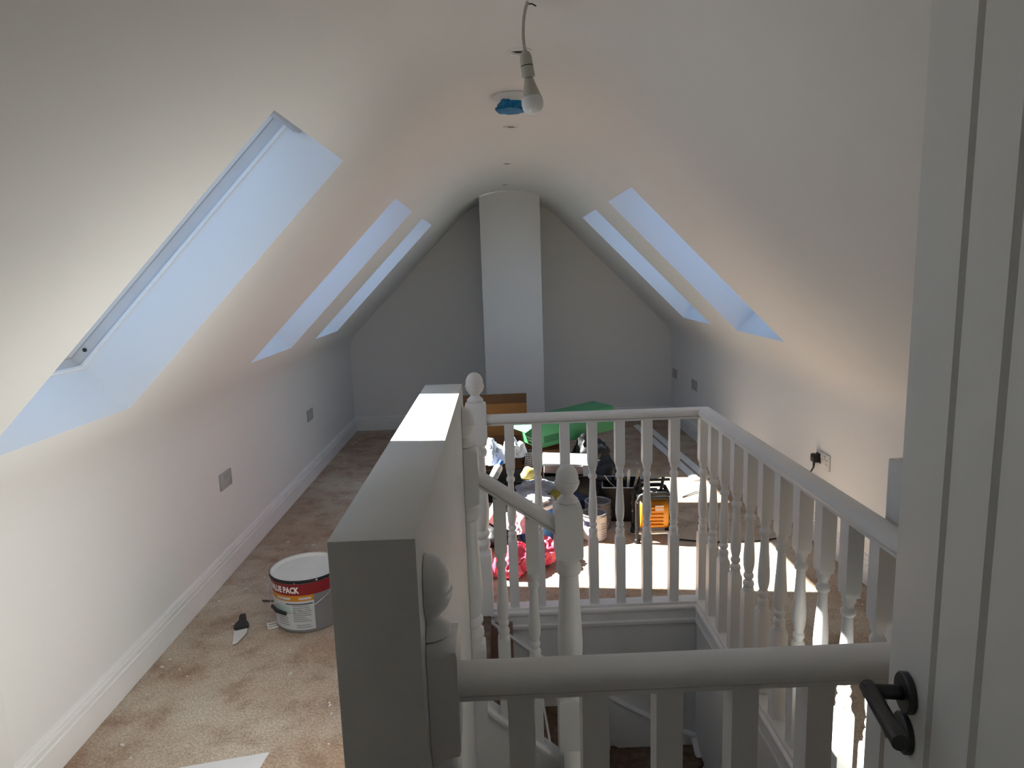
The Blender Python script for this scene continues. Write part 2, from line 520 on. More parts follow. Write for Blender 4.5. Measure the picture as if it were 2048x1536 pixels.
# ------------------------------------------------------------------ roof windows
def roof_window(idx, side, ya, yb, label, blind=False):
    a0, a1 = (LW0, LW1) if side == 'L' else (RW0, RW1)
    ea = dL if side == 'L' else -dR
    nn = Vector((-ea.z, 0, ea.x)) if side == 'L' else Vector((-ea.z, 0, ea.x))
    if nn.z < 0: nn = -nn
    base = KL if side == 'L' else KR
    e = empty('window_%d' % idx, base + ea * a0 + Vector((0, ya, 0)), label, 'skylight', kind='structure')
    O = e.location.copy()
    def P(a, y, d): return base + ea * a + Vector((0, y, 0)) + nn * d - O
    D = 0.215
    bm = bmesh.new()
    def q(*pp): bm.faces.new([bm.verts.new(P(*x)) for x in pp])
    q((a0, ya, 0), (a0, yb, 0), (a0, yb, D), (a0, ya, D))
    q((a1, ya, 0), (a1, yb, 0), (a1, yb, D), (a1, ya, D))
    q((a0, ya, 0), (a1, ya, 0), (a1, ya, D), (a0, ya, D))
    q((a0, yb, 0), (a1, yb, 0), (a1, yb, D), (a0, yb, D))
    finish('reveal', bm, 'reveal_paint', e)
    def ring(name, i0, i1, d0, d1, m, parent):
        bm = bmesh.new()
        def R(i, d): return [bm.verts.new(P(*t, d)) for t in ((a0 + i, ya + i), (a1 - i, ya + i), (a1 - i, yb - i), (a0 + i, yb - i))]
        A, B, C, Dd = R(i0, d0), R(i1, d0), R(i1, d1), R(i0, d1)
        for X, Y in ((A, B), (B, C), (C, Dd), (Dd, A)):
            for k in range(4):
                bm.faces.new((X[k], X[(k + 1) % 4], Y[(k + 1) % 4], Y[k]))
        return finish(name, bm, m, parent)
    ring('beading', -0.004, 0.006, D - 0.006, D + 0.004, 'gloss_white', e)
    ring('frame', -0.05, 0.003, D + 0.004, D + 0.042, 'frame_light', e)
    ring('gasket', -0.05, 0.005, D + 0.042, D + 0.045, 'frame_grey', e)
    ring('sash_edge', -0.05, 0.007, D + 0.045, D + 0.085, 'satin_white', e)
    sash = ring('sash', -0.02, 0.05, D + 0.085, D + 0.13, 'satin_white', e)
    bm = bmesh.new()
    i = 0.045
    bm.faces.new([bm.verts.new(P(*t, D + 0.105)) for t in ((a0 + i, ya + i), (a1 - i, ya + i), (a1 - i, yb - i), (a0 + i, yb - i))])
    finish('pane', bm, 'glass', sash)
    # ventilation bar across the head
    bm = bmesh.new()
    pr = [(0.002, D - 0.055), (-0.030, D - 0.055), (-0.042, D - 0.035), (-0.042, D + 0.03), (0.002, D + 0.03)]
    A = [bm.verts.new(P(a1 + a, ya + 0.01, d)) for a, d in pr]
    B = [bm.verts.new(P(a1 + a, yb - 0.01, d)) for a, d in pr]
    for k in range(5): bm.faces.new((A[k], A[(k + 1) % 5], B[(k + 1) % 5], B[k]))
    bm.faces.new(A[::-1]); bm.faces.new(B)
    if blind:
        finish('ventilation_bar', bm, 'alu', e)
        bm = bmesh.new()
        c = P(a0 + 0.060, yb - 0.003, D + 0.026)
        bmesh.ops.create_cone(bm, cap_ends=True, segments=12, radius1=0.007, radius2=0.007, depth=0.008,
                              matrix=Matrix.Translation(c) @ Matrix.Rotation(math.pi / 2, 4, 'X'))
        finish('screw_cap', bm, 'dark_hole', e)
    else:
        bm.free()
    return e
roof_window(1, 'L', *WIN_L[0], 'large roof window nearest the viewer in the left slope', True)
roof_window(2, 'L', *WIN_L[1], 'middle roof window in the left slope')
roof_window(3, 'L', *WIN_L[2], 'farthest narrow-looking roof window in the left slope')
roof_window(4, 'R', *WIN_R[0], 'nearer of the two roof windows in the right slope')
roof_window(5, 'R', *WIN_R[1], 'farther of the two roof windows in the right slope')

# ------------------------------------------------------------------ half wall
HX0, HX1, HY0, HY1, HZ = -0.2612, -0.1315, 0.9464, 2.345, 1.22
hw = box('wall_half', HX0, HX1, HY0, HY1, 0, HZ, 'satin_white', bev=0.002)
tag(hw, 'white chest-high boxed half wall beside the stairwell', 'wall', kind='structure')

# ------------------------------------------------------------------ stairwell lining
def slab(name, x0, x1, y0, y1, z0, z1, label, m='satin_white'):
    return tag(box(name, x0, x1, y0, y1, z0, z1, m), label, 'wall', kind='structure')
slab('wall_well_far', WX0 - 0.1, WX1 + 0.05, WY1, WY1 + 0.05, ZLOW, 0.0, 'white stairwell wall below the far balustrade')
slab('wall_well_right', WX1, WX1 + 0.05, WY0 - 0.3, WY1, ZLOW, 0.0, 'white stairwell wall below the right balustrade')
slab('wall_well_left', WX0 - 0.05, WX0, WY0 - 0.3, 2.28, ZLOW, 0.0, 'white stairwell wall below the half wall')
slab('wall_well_near', WX0, WX1, WY0 - 0.3, WY0 - 0.251, ZLOW, -0.001, 'white stairwell wall under the near landing')
slab('wall_well_lip', WX0, WX1, WY0 - 0.25, WY0, -0.2, 0.0, 'white edge of the near landing floor', 'floor')
slab('wall_well_exit', WX0 - 0.05, WX0, 2.28, WY1, ZLOW, -0.26, 'white stairwell wall under the top step')
fl = box('floor_lower', WX0 - 0.1, WX1 + 0.1, WY0 - 0.4, WY1 + 0.1, ZLOW - 0.05, ZLOW, 'tread_board')
tag(fl, 'dark floor at the bottom of the stairwell', 'floor', kind='structure')

# ------------------------------------------------------------------ turned timber
SQ = 0.022
BAL = [('s', SQ, 0), ('s', SQ, .318), ('s', SQ * .93, .328), ('r', .0215, .332), ('r', .0205, .337), ('r', .0205, .341), ('r', .018, .345), ('r', .0205, .352), ('r', .0212, .360),
       ('r', .019, .368), ('r', .0135, .373), ('r', .013, .377), ('r', .0175, .382), ('r', .0195, .390), ('r', .0175, .398), ('r', .014, .403),
       ('r', .0165, .412), ('r', .0200, .430), ('r', .0212, .452), ('r', .0205, .48), ('r', .0180, .52), ('r', .0155, .56), ('r', .0140, .595), ('r', .0135, .612),
       ('r', .0185, .616), ('r', .0200, .623), ('r', .0195, .630), ('r', .0160, .636), ('r', .0140, .640), ('r', .0150, .648), ('r', .0185, .656), ('r', .0190, .664),
       ('r', .0195, .668), ('s', SQ * .93, .676), ('s', SQ, .690), ('s', SQ, .885)]
bm = bmesh.new()
add_turned(bm, BAL)
bmesh.ops.recalc_face_normals(bm, faces=bm.faces[:])
BAL_ME = bpy.data.meshes.new('baluster')
bm.to_mesh(BAL_ME); bm.free()
for p in BAL_ME.polygons: p.use_smooth = True
BAL_ME.set_sharp_from_angle(angle=math.radians(40))
BAL_ME.materials.append(MATS['gloss_white'])

def baluster(parent, loc, scale=1.0):
    o = bpy.data.objects.new('baluster', BAL_ME)
    col.objects.link(o)
    o.parent = parent
    o.location = Vector(loc) - parent.location
    o.scale = (1, 1, scale)
    return o

NQ = 0.0475
def newel_profile(zb):
    n = NQ
    return [('s', n, zb), ('s', n, .292), ('s', n * .95, .303), ('r', .044, .310), ('r', .040, .316), ('r', .0385, .325), ('r', .043, .334), ('r', .0450, .348), ('r', .043, .362),
            ('r', .034, .371), ('r', .032, .377), ('r', .038, .383), ('r', .0425, .392), ('r', .0425, .402), ('r', .038, .411), ('r', .034, .417),
            ('r', .039, .435), ('r', .0435, .47), ('r', .0445, .51), ('r', .042, .57), ('r', .038, .66), ('r', .035, .73), ('r', .0335, .765),
            ('r', .040, .769), ('r', .0440, .778), ('r', .0445, .790), ('r', .042, .801), ('r', .037, .808), ('r', .038, .815), ('r', .043, .822),
            ('s', n * .95, .832), ('s', n, .845), ('s', n, 1.005), ('s', n * .96, 1.014), ('r', .043, 1.020), ('r', .038, 1.024)]
ACORN = [('r', .034, 1.0235), ('r', .0375, 1.028), ('r', .0365, 1.036), ('r', .030, 1.042), ('r', .022, 1.050), ('r', .0205, 1.056), ('r', .025, 1.062), ('r', .034, 1.072),
         ('r', .0400, 1.085), ('r', .0430, 1.094), ('r', .0430, 1.100), ('r', .0395, 1.103), ('r', .0395, 1.112), ('r', .0375, 1.126), ('r', .032, 1.140), ('r', .023, 1.151), ('r', .011, 1.157), ('r', .002, 1.1585)]
def newel(name, parent, x, y, zb=0.0, dz=0.0, cut=None):
    bm = bmesh.new()
    add_turned(bm, newel_profile(zb - dz), cut, 24)
    o = finish(name, bm, 'gloss_white', parent, 40)
    o.location = Vector((x, y, dz)) - parent.location
    bm = bmesh.new()
    add_turned(bm, ACORN, cut, 24)
    finish('acorn_finial', bm, 'gloss_white', o, 40)
    return o

RAIL = [(-.025, 0), (.025, 0), (.025, .010), (.0205, .0115), (.0205, .0155), (.033, .018), (.0375, .027), (.0375, .037), (.034, .047), (.026, .0535), (.014, .0575), (0, .059),
        (-.014, .0575), (-.026, .0535), (-.034, .047), (-.0375, .037), (-.0375, .027), (-.033, .018), (-.0205, .0155), (-.0205, .0115), (-.025, .010)]
RAIL = [(a, b * 0.80) for a, b in RAIL]
def rail(name, p0, p1, side, parent, upv=Vector((0, 0, 1))):
    bm = bmesh.new()
    o = parent.location
    extrude_profile(bm, RAIL, Vector(p0) - o, Vector(p1) - o, side, upv)
    return finish(name, bm, 'gloss_white', parent, 40)

ZR = 0.9145   # underside of the level handrails
ZB = 0.028   # top of base rails
# ---- far and right run
RX, FY, NX = 0.93, 3.03, -0.115
bal = empty('balustrade', (0.4, FY, 0), 'long white L-shaped balustrade round the far and right sides of the stairwell', 'balustrade')
newel('newel_post', bal, NX, FY)
# mitred corner: far rail and right rail as separate parts
def mitre_rail(name, pts_fun, parent):
    bm = bmesh.new()
    o = parent.location
    A, B = pts_fun()
    va = [bm.verts.new(p - o) for p in A]
    vb = [bm.verts.new(p - o) for p in B]
    n = len(va)
    for k in range(n): bm.faces.new((va[k], va[(k + 1) % n], vb[(k + 1) % n], vb[k]))
    bm.faces.new(va[::-1]); bm.faces.new(vb)
    return finish(name, bm, 'gloss_white', parent, 40)
def far_r(prof=RAIL, z0=ZR):
    A = [Vector((NX + NQ - .002, FY - a, z0 + b)) for a, b in prof]
    B = [Vector((RX - a, FY - a, z0 + b)) for a, b in prof]
    return A, B
YN = 1.30
def right_r(prof=RAIL, z0=ZR):
    A = [Vector((RX - a, FY - a, z0 + b)) for a, b in prof]
    B = [Vector((RX - a, YN, z0 + b)) for a, b in prof]
    return A, B
mitre_rail('handrail', lambda: far_r(), bal)
mitre_rail('handrail', lambda: right_r(), bal)
BASE = [(-.033, 0.001), (.030, 0.001), (.036, -.012), (.040, -.012), (.044, -.004), (.044, .008), (.040, .014), (.034, .016), (.032, .028), (-.033, .028)]
mitre_rail('base_rail', lambda: far_r(BASE, 0.0), bal)
mitre_rail('base_rail', lambda: right_r(BASE, 0.0), bal)
BS = (ZR - ZB + 0.002) / 0.885
for k in range(7):
    baluster(bal, (0.034 + 0.1265 * k, FY, ZB - .001), BS)
baluster(bal, (RX, FY, ZB - .001), BS)
for k in range(11):
    baluster(bal, (RX, 2.875 - 0.1455 * k, ZB - .001), BS)
# fascia mouldings under the base rail, inside the well
FAS = [(0, -.075), (.010, -.075), (.012, -.060), (.008, -.050), (.008, -.002), (0, -.002)]
bm = bmesh.new(); extrude_profile(bm, FAS, (WX0, WY1, 0), (WX1, WY1, 0), (0, -1, 0))
tag(finish('trim_2', bm, 'gloss_white'), 'white fascia moulding under the far base rail of the stairwell', 'trim', kind='structure')
bm = bmesh.new(); extrude_profile(bm, FAS, (WX1, WY0, 0), (WX1, WY1, 0), (-1, 0, 0))
tag(finish('trim_3', bm, 'gloss_white'), 'white fascia moulding under the right base rail of the stairwell', 'trim', kind='structure')

# ---- near run, straight in front of the doorway
NY = 1.03
nb = empty('balustrade', (0.3, NY, 0), 'white balustrade nearest the viewer between the half wall and the open door', 'balustrade')
newel('newel_post', nb, -0.1305, NY, 0.001, 0.0, cut=0.0)
rail('handrail', (-0.084, NY, ZR), (0.80, NY, ZR), (0, -1, 0), nb)
bm = bmesh.new(); extrude_profile(bm, [(a, b) for a, b in BASE], Vector((-0.13, NY, 0)) - nb.location, Vector((0.80, NY, 0)) - nb.location, (0, 1, 0))
finish('base_rail', bm, 'gloss_white', nb)
for x in (0.016, 0.138, 0.260, 0.385, 0.510, 0.635, 0.757):
    baluster(nb, (x, NY, ZB - .001), BS)

# ---- stair rail at the head of the stairs
SY = 2.23
N3X, N3DZ = 0.217, -0.21
sb = empty('stair_balustrade', (0.1, SY, 0), 'short white sloping stair rail inside the well with an acorn topped newel', 'balustrade')
newel('newel_post', sb, -0.1305, SY, -0.6, 0.0, cut=0.0)
newel('newel_post', sb, N3X, SY, ZLOW + 0.01, N3DZ)
P0, P1 = Vector((-0.120, SY, 0.910)), Vector((N3X - NQ + .002, SY, 0.707))
d = (P1 - P0).normalized()
rail('handrail', P0, P1, (0, -1, 0), sb, Vector((-d.z, 0, d.x)))
STR0, STR1 = Vector((-0.131, SY, 0.115)), Vector((N3X - NQ, SY, -0.140))
sd = (STR1 - STR0).normalized()
bm = bmesh.new()
STRP = [(-.028, 0), (-.034, -.012), (-.034, -.026), (-.022, -.034), (-.020, -.27), (.020, -.27), (.022, -.034), (.034, -.026), (.034, -.012), (.028, 0)]
extrude_profile(bm, STRP, STR0 - sb.location, STR1 - sb.location, (0, -1, 0))
finish('outer_string', bm, 'gloss_white', sb)
for x in (-0.017, 0.092):
    zb_ = STR0.z + (x - STR0.x) / (STR1.x - STR0.x) * (STR1.z - STR0.z)
    zt_ = P0.z + (x - P0.x) / (P1.x - P0.x) * (P1.z - P0.z)
    baluster(sb, (x, SY, zb_ - .004), (zt_ - zb_ + 0.008) / 0.885)
# spandrel under the string
bm = bmesh.new()
vs = [(-0.131, STR0.z - .2), (N3X, STR1.z - .2), (N3X, ZLOW), (-0.131, ZLOW)]
A = [bm.verts.new((x, SY - .012, z)) for x, z in vs]; B = [bm.verts.new((x, SY + .012, z)) for x, z in vs]
for k in range(4): bm.faces.new((A[k], A[(k + 1) % 4], B[(k + 1) % 4], B[k]))
bm.faces.new(A[::-1]); bm.faces.new(B)
tag(finish('wall_spandrel', bm, 'satin_white'), 'white spandrel panel under the sloping stair rail', 'wall', kind='structure')
# lower flight rail, running down towards the viewer
Q0, Q1 = Vector((N3X, SY - NQ + .004, -0.115)), Vector((N3X, 1.15, -1.06))
qd = (Q1 - Q0).normalized()
rail('handrail', Q0, Q1, (1, 0, 0), sb, qd.cross(Vector((1, 0, 0))) * (1 if qd.cross(Vector((1, 0, 0))).z > 0 else -1))
bm = bmesh.new()
L0, L1 = Vector((N3X, SY - NQ, -0.98)), Vector((N3X, 1.15, -1.93))
extrude_profile(bm, [(-.02, 0), (.02, 0), (.02, -.28), (-.02, -.28)], L0 - sb.location, L1 - sb.location, (1, 0, 0))
finish('outer_string', bm, 'gloss_white', sb)
for k in range(6):
    y = 2.08 - 0.145 * k
    t = (y - Q0.y) / (Q1.y - Q0.y)
    zt_ = Q0.z + t * (Q1.z - Q0.z); zb_ = L0.z + t * (L1.z - L0.z)
    baluster(sb, (N3X, y, zb_ - .01), (zt_ - zb_ + .02) / 0.885)

# ------------------------------------------------------------------ staircase
st = empty('staircase', (0.4, 2.6, ZLOW), 'winding staircase dropping away inside the stairwell with brown treads', 'staircase')
RISE = 0.24
nwl = (N3X, SY + 0.03)
rl = [((WX0 + .03, 2.25), (WX0 + .03, WY1)), ((0.15, 2.25), (0.12, WY1)), (nwl, (0.47, WY1)), (nwl, (WX1, 2.86)), (nwl, (WX1, 2.42)), ((N3X, 2.10), (WX1, 2.10))]
def tread(poly, z):
    bm = bmesh.new()
    o = st.location
    poly_prism(bm, [(x - o.x, y - o.y) for x, y in poly], z - 0.022 - o.z, z - o.z)
    finish('tread', bm, 'tread_board', st)
def riser(a, b, z0, z1, m='satin_white'):
    bm = bmesh.new()
    o = st.location
    a, b = Vector((*a, 0)), Vector((*b, 0))
    n = (b - a).normalized().cross(Vector((0, 0, 1))) * 0.012
    pts = [a, b, b + n, a + n]
    poly_prism(bm, [(p.x - o.x, p.y - o.y) for p in pts], z0 - o.z, z1 - o.z)
    finish('riser', bm, m, st)
polys = [[rl[0][0], rl[1][0], rl[1][1], rl[0][1]],
         [rl[1][0], nwl, rl[2][1], rl[1][1]],
         [nwl, rl[3][1], (WX1, WY1), rl[2][1]],
         [nwl, rl[4][1], rl[3][1]],
         [nwl, (N3X, 2.10), (WX1, 2.10), rl[4][1]]]
for k, pl in enumerate(polys):
    tread(pl, -RISE * (k + 1))
    riser(rl[k][0], rl[k][1], -RISE * (k + 1) - 0.02, -RISE * k - 0.022 if k else -0.022, 'bare_board' if k == 0 else 'satin_white')
for k in range(4):
    z = -RISE * (6 + k); y = 2.10 - 0.235 * k
    tread([(N3X, y), (N3X, y - .235), (WX1, y - .235), (WX1, y)], z)
    riser((N3X, y), (WX1, y), z - 0.02, z + RISE - 0.022)
box('top_nosing', WX0 - .02 - st.location.x, WX0 + .05 - st.location.x, 2.28 - st.location.y, WY1 - st.location.y, -.024 - st.location.z, 0.004 - st.location.z, 'tread_board', st, bev=.006)
def wall_string(name, pts, plane):
    """bead and board along the well wall; pts (u, z)"""
    bm = bmesh.new()
    o = st.location
    def W(u, z, t): return (Vector((u, WY1 - t, z)) if plane == 'far' else Vector((WX1 - t, u, z))) - o
    secs = [(0, 0.0), (.022, 0.0), (.026, -.010), (.022, -.022), (.014, -.026), (.014, -.26), (0, -.26)]
    rings = [[bm.verts.new(W(u, z + b, a)) for a, b in secs] for u, z in pts]
    n = len(secs)
    for a, b in zip(rings, rings[1:]):
        for k in range(n): bm.faces.new((a[k], a[(k + 1) % n], b[(k + 1) % n], b[k]))
    bm.faces.new(rings[0][::-1]); bm.faces.new(rings[-1])
    return finish(name, bm, 'gloss_white', st)
wall_string('wall_string', [(-0.09, -0.01), (0.21, -0.262), (0.557, -0.486), (0.717, -0.580), (0.82, -0.632), (0.899, -0.665)], 'far')
wall_string('wall_string', [(2.999, -0.665), (2.78, -0.78), (2.45, -1.05), (1.0, -2.40)], 'right')
box('string_offcut', -0.105 - st.location.x, 0.02 - st.location.x, WY1 - .018 - st.location.y, WY1 - .0145 - st.location.y, -.24 - st.location.z, -.03 - st.location.z, 'bare_board', st)

# ------------------------------------------------------------------ nib post beyond the near end of the right rail
nib = box('square_post', 0.985, 1.10, 1.55, 1.66, 0, 1.10, 'satin_white', bev=0.004)
tag(nib, 'plain square white boxed post beside the near end of the right handrail', 'post')

# ------------------------------------------------------------------ door
DA = math.radians(-10)
ddir = Vector((math.sin(DA), -math.cos(DA), 0))         # from free edge to hinges
FE = Vector((0.533, 0.868, 0))
door = empty('door_1', FE, 'open white boarded door with dark lever handle at the right', 'door', kind='structure')
DW, DT = 0.76, 0.036
dn = Vector((-ddir.y * -1, 0, 0))
nrm = Vector((0, 0, 1)).cross(ddir)
if nrm.x > 0: nrm = -nrm                                # visible face normal, to the left
Bm = Matrix((ddir, nrm, Vector((0, 0, 1)))).transposed().to_4x4()   # local (u along door, v out of the face, z)
def dbox(name, u0, u1, v0, v1, z0, z1, m, parent, bev=0.0):
    return box(name, u0, u1, v0, v1, z0, z1, m, parent, bev, Bm)
GR = 0.008
us = [0.0]
while us[-1] < DW - 0.02:
    us.append(min(us[-1] + (0.127 if len(us) == 1 else 0.098), DW))
for a, b in zip(us, us[1:]):
    bm = bmesh.new()
    aa = a + (GR / 2 if a > 0 else 0); bb = b - (GR / 2 if b < DW else 0)
    pr = [(aa, -DT), (bb, -DT), (bb, -.006), (bb - .004, 0), (aa + .004, 0), (aa, -.006)]
    A = [bm.verts.new(Bm @ Vector((u, v, 0.008))) for u, v in pr]
    B = [bm.verts.new(Bm @ Vector((u, v, 1.985))) for u, v in pr]
    for k in range(6): bm.faces.new((A[k], A[(k + 1) % 6], B[(k + 1) % 6], B[k]))
    bm.faces.new(A[::-1]); bm.faces.new(B)
    finish('board', bm, 'door_white', door)
dbox('groove_shade_backing', 0.002, DW - .002, -DT + .002, -.018, 0.012, 1.98, 'frame_grey', door)  # grey instead of door white, painting the shade inside the grooves
HZ_, HU = 1.040, 0.070
h = empty('lever_handle', (0, 0, 0), None, None)
h.parent = door
def disc(name, u, z, r, v0, v1, m, parent):
    R = Matrix.Translation(Bm @ Vector((u, 0, z))) @ Bm @ Matrix.Rotation(-math.pi / 2, 4, 'X')
    return lathe(name, [(r * .9, v0), (r, v0 + .001), (r, v1 - .002), (r * .92, v1)], m, parent, 32, 35, mtx=R)
bpy.data.objects.remove(h)
h = disc('lever_handle', HU, HZ_, 0.0265, 0.0, 0.010, 'gunmetal', door)
bm = bmesh.new()
neck = [Bm @ Vector((HU, v, HZ_)) for v in (0.008, 0.03, 0.056)]
add_tube(bm, neck, 0.0095, 16)
finish('neck', bm, 'gunmetal', h, 40)
lev = [Bm @ Vector((HU - .009, 0.048, HZ_)), Bm @ Vector((HU + .05, 0.049, HZ_)), Bm @ Vector((HU + .102, 0.049, HZ_))]
tube('lever', lev, 0.0105, 'gunmetal', h, 18)
k_ = disc('escutcheon', HU, HZ_ - 0.058, 0.0265, 0.0, 0.009, 'gunmetal', door)
tube('thumb_turn', [Bm @ Vector((HU, .009, HZ_ - .058)), Bm @ Vector((HU, .026, HZ_ - .058))], 0.008, 'gunmetal', k_, 12)
# door lining
lin = box('trim_4', DX1 - 0.03, DX1 + 0.0, YD - 0.14, YD + .001, 0, DZ, 'gloss_white'); tag(lin, 'white door lining on the hinge side of the doorway', 'trim', kind='structure')

# ------------------------------------------------------------------ ceiling fittings
def downlight(x, y, label):
    e = empty('downlight_hole', (x, y, ZC), label, 'downlight', group='unfitted downlights along the ridge')
    lathe('trim_ring', [(.043, 0.0), (.043, -.0035), (.036, -.005), (.031, -.003), (.031, 0)], 'gloss_white', e, 32, 30, cap0=False, cap1=False)
    lathe('recess', [(.031, -.0012), (.001, -.0010)], 'white_plastic', e, 24, 30, cap0=False)
    box('hole_slot', -.020, .012, -.004, .006, -.0030, -.0014, 'dark_hole', e)
    bm = bmesh.new()
    add_tube(bm, [(-.026, -.004, -.004), (-.010, -.006, -.010), (.008, -.002, -.008), (.024, .006, -.004)], 0.0028, 8)
    finish('wire', bm, 'white_plastic', e, 45)
for (y, lb) in ((2.435, 'unfitted ceiling downlight right behind the hanging light bulb'), (3.628, 'unfitted ceiling downlight just beyond the blue wrapped alarm'),
                (4.824, 'small downlight midway between the alarm and the chimney breast'), (5.948, 'farthest tiny downlight close to the chimney breast')):
    downlight(0.105, y, lb)

al = empty('smoke_alarm', (0.095, 3.01, ZC), 'round white smoke alarm wrapped in a crumpled blue plastic cover', 'smoke alarm')
lathe('base', [(.082, 0), (.084, -.006), (.080, -.012), (.060, -.030), (.058, -.036), (.001, -.038)], 'white_plastic', al, 40, 35, cap0=False)
blob('dust_cover', .058, .055, .044, 'blue_cover', al, (-.012, -.012, -.066), amp=.38, freq=3.4, seed=3.1, sub=4)
lathe('cover_rim', [(.056, -.030), (.062, -.034), (.058, -.044)], 'blue_cover', al, 24, 40, cap0=False, cap1=False)

# pendant bulb
pl = empty('pendant_bulb', (0.116, 1.95, 2.05), 'unlit opal light bulb hanging from a cream flex', 'light bulb')
o = pl.location
ax = Vector((0.016, 0.0, -0.125)).normalized()
bq = Vector((0, 0, -1)).rotation_difference(ax).to_matrix().to_4x4()
bulbp = [(.001, -.031), (.012, -.029), (.021, -.0235), (.0275, -.014), (.030, -.002), (.0295, .008), (.027, .017)]
lathe('globe', bulbp, 'bulb_opal', pl, 32, 60, cap0=False, cap1=False, mtx=bq)
lathe('bulb_collar', [(.027, .017), (.0265, .0185), (.0225, .030), (.018, .044), (.0145, .056), (.0135, .062)], 'flex_cream', pl, 32, 40, cap0=False, mtx=bq)
lathe('bulb_cap', [(.0115, .060), (.0115, .073)], 'tin_metal', pl, 24, 40, mtx=bq)
hold = lathe('lamp_holder', [(.0125, .069), (.0175, .070), (.0180, .074), (.0172, .096)], 'flex_cream', pl, 28, 35, mtx=bq)
lathe('joint_line', [(.0165, .096), (.0165, .0985)], 'dark_hole', hold, 28, 35, mtx=bq)
lathe('holder_top', [(.0170, .0985), (.0172, .102), (.0162, .120), (.0130, .131), (.0070, .136), (.0050, .140)], 'flex_cream', hold, 28, 35, mtx=bq)
top = bq @ Vector((0, 0, .138))
pts = bez([top, top + Vector((-.003, -.004, .04)), top + Vector((0.002, -.012, .09)), Vector((0.002, -.02, ZC - o.z))], 10)
tube('flex', pts, 0.0042, 'flex_cream', pl, 10)
tube('cable_tie', [Vector((-.004, -.02, .245)), Vector((.003, -.028, .243)), Vector((.014, -.03, .236))], 0.0018, 'cable_black', pl, 6)
lathe('ceiling_rose', [(.045, ZC - o.z), (.044, ZC - o.z - .012), (.02, ZC - o.z - .024), (.006, ZC - o.z - .028)], 'white_plastic', pl, 28, 35, cap0=False, mtx=Matrix.Translation((0.002, -.02, 0)))

# ------------------------------------------------------------------ sockets
def socket(y, z, side, m, label, cover=False):
    x = XL if side == 'L' else XR
    e = empty('double_socket', (x, y, z), label, 'socket', rz=0 if side == 'L' else math.pi, group='sockets on the knee walls')
    box('faceplate', 0, .009, -.0775, .0775, -.045, .045, m, e, bev=.003)
    for s in (-1, 1):
        box('switch_rocker', .008, .0125, s * .024 - .008, s * .024 + .008, .012, .030, m, e, bev=.001)
        if side == 'L' or y > 5: continue
        bm = bmesh.new()
        add_box(bm, .0085, .0096, s * .048 - .003, s * .048 + .003, .006, .016)
        add_box(bm, .0085, .0096, s * .048 - .012, s * .048 - .006, -.014, -.010)
        add_box(bm, .0085, .0096, s * .048 + .006, s * .048 + .012, -.014, -.010)
        finish('pin_holes', bm, 'dark_hole', e)
    return e
socket(3.648, .520, 'L', 'socket_grey', 'grey double socket on the left wall nearer the viewer')
socket(5.375, .520, 'L', 'socket_grey', 'small grey double socket on the left wall near the far corner')
socket(6.872, .515, 'R', 'socket_grey', 'tiny grey double socket on the right wall beside the gable corner')
socket(6.172, .508, 'R', 'socket_grey', 'second grey double socket from the gable corner on the right wall')
PX = XR
sk = socket(3.655, .498, 'R', 'socket_white', 'white double socket with a black plug above the right handrail')

pg = empty('plug', (PX - .009, 3.70, .500), 'black mains plug pushed into the white double socket', 'plug')
o = pg.location
bm = bmesh.new(); add_box(bm, -.040, -.004, -.024, .024, -.022, .026, .008)
finish('plug_body', bm, 'black_plastic', pg, 40)
bm = bmesh.new(); add_box(bm, -.004, -.0005, -.026, .026, -.026, .028, .001)
finish('plug_base', bm, 'black_plastic', pg, 40)
tube('strain_relief', [(-.026, 0, -.02), (-.028, 0, -.055)], [.008, .005], 'black_plastic', pg, 10)
cab = bez([(PX - .037, 3.70, .447), (PX - .045, 3.76, .36), (PX - .05, 3.84, .22), (1.735, 3.87, .03), (1.66, 3.80, .005), (1.52, 3.735, .005), (1.34, 3.725, .005), (1.18, 3.745, .005), (1.02, 3.80, .005)], 12)
tag(tube('power_cable', cab, .0045, 'cable_black', None, 8), 'thin black power cable trailing from the plug across the sunlit floor', 'cable')

# ------------------------------------------------------------------ left floor items
def ring_patch(name, R0, R1, z0, z1, a0, a1, m, parent, n=24):
    """part of a tapered tub wall; angle 0 faces the camera, positive to its right"""
    bm = bmesh.new()
    lo, hi = [], []
    for k in range(n + 1):
        a = FACE + math.radians(a0 + (a1 - a0) * k / n)
        lo.append(bm.verts.new((R0 * math.cos(a), R0 * math.sin(a), z0)))
        hi.append(bm.verts.new((R1 * math.cos(a), R1 * math.sin(a), z1)))
    for k in range(n): bm.faces.new((lo[k], lo[k + 1], hi[k + 1], hi[k]))
    return finish(name, bm, m, parent, 30)
BX, BY = -0.945, 3.045
FACE = math.atan2(-BY, -BX)
tub = empty('paint_bucket', (BX, BY, 0), 'large open grey paint bucket with red band on the floor left of the half wall', 'bucket')
RB, RT, HB = .148, .160, .262
def Rz(z): return RB + (RT - RB) * z / HB
lathe('body', [(RB * .5, .001), (RB - .006, .001), (RB, .008), (Rz(HB - .01), HB - .01)], 'tub_grey', tub, 56, 35, cap1=False)
lathe('rim', [(RT - .001, HB - .014), (RT + .006, HB - .012), (RT + .006, HB), (RT - .001, HB + .001), (RT - .004, HB - .006)], 'black_paintdrip', tub, 56, 35, cap0=False, cap1=False)
lathe('paint_inside', [(RT + .002, HB + .0018), (RT - .004, HB - .001), (RT - .008, HB - .008), (RT - .012, HB - .014), (.001, HB - .016)], 'paint_white', tub, 56, 50, cap0=False)
e_ = .0012
ring_patch('red_band', Rz(.19) + e_, Rz(.246) + e_, .190, .246, -100, 92, 'label_red', tub, 48)
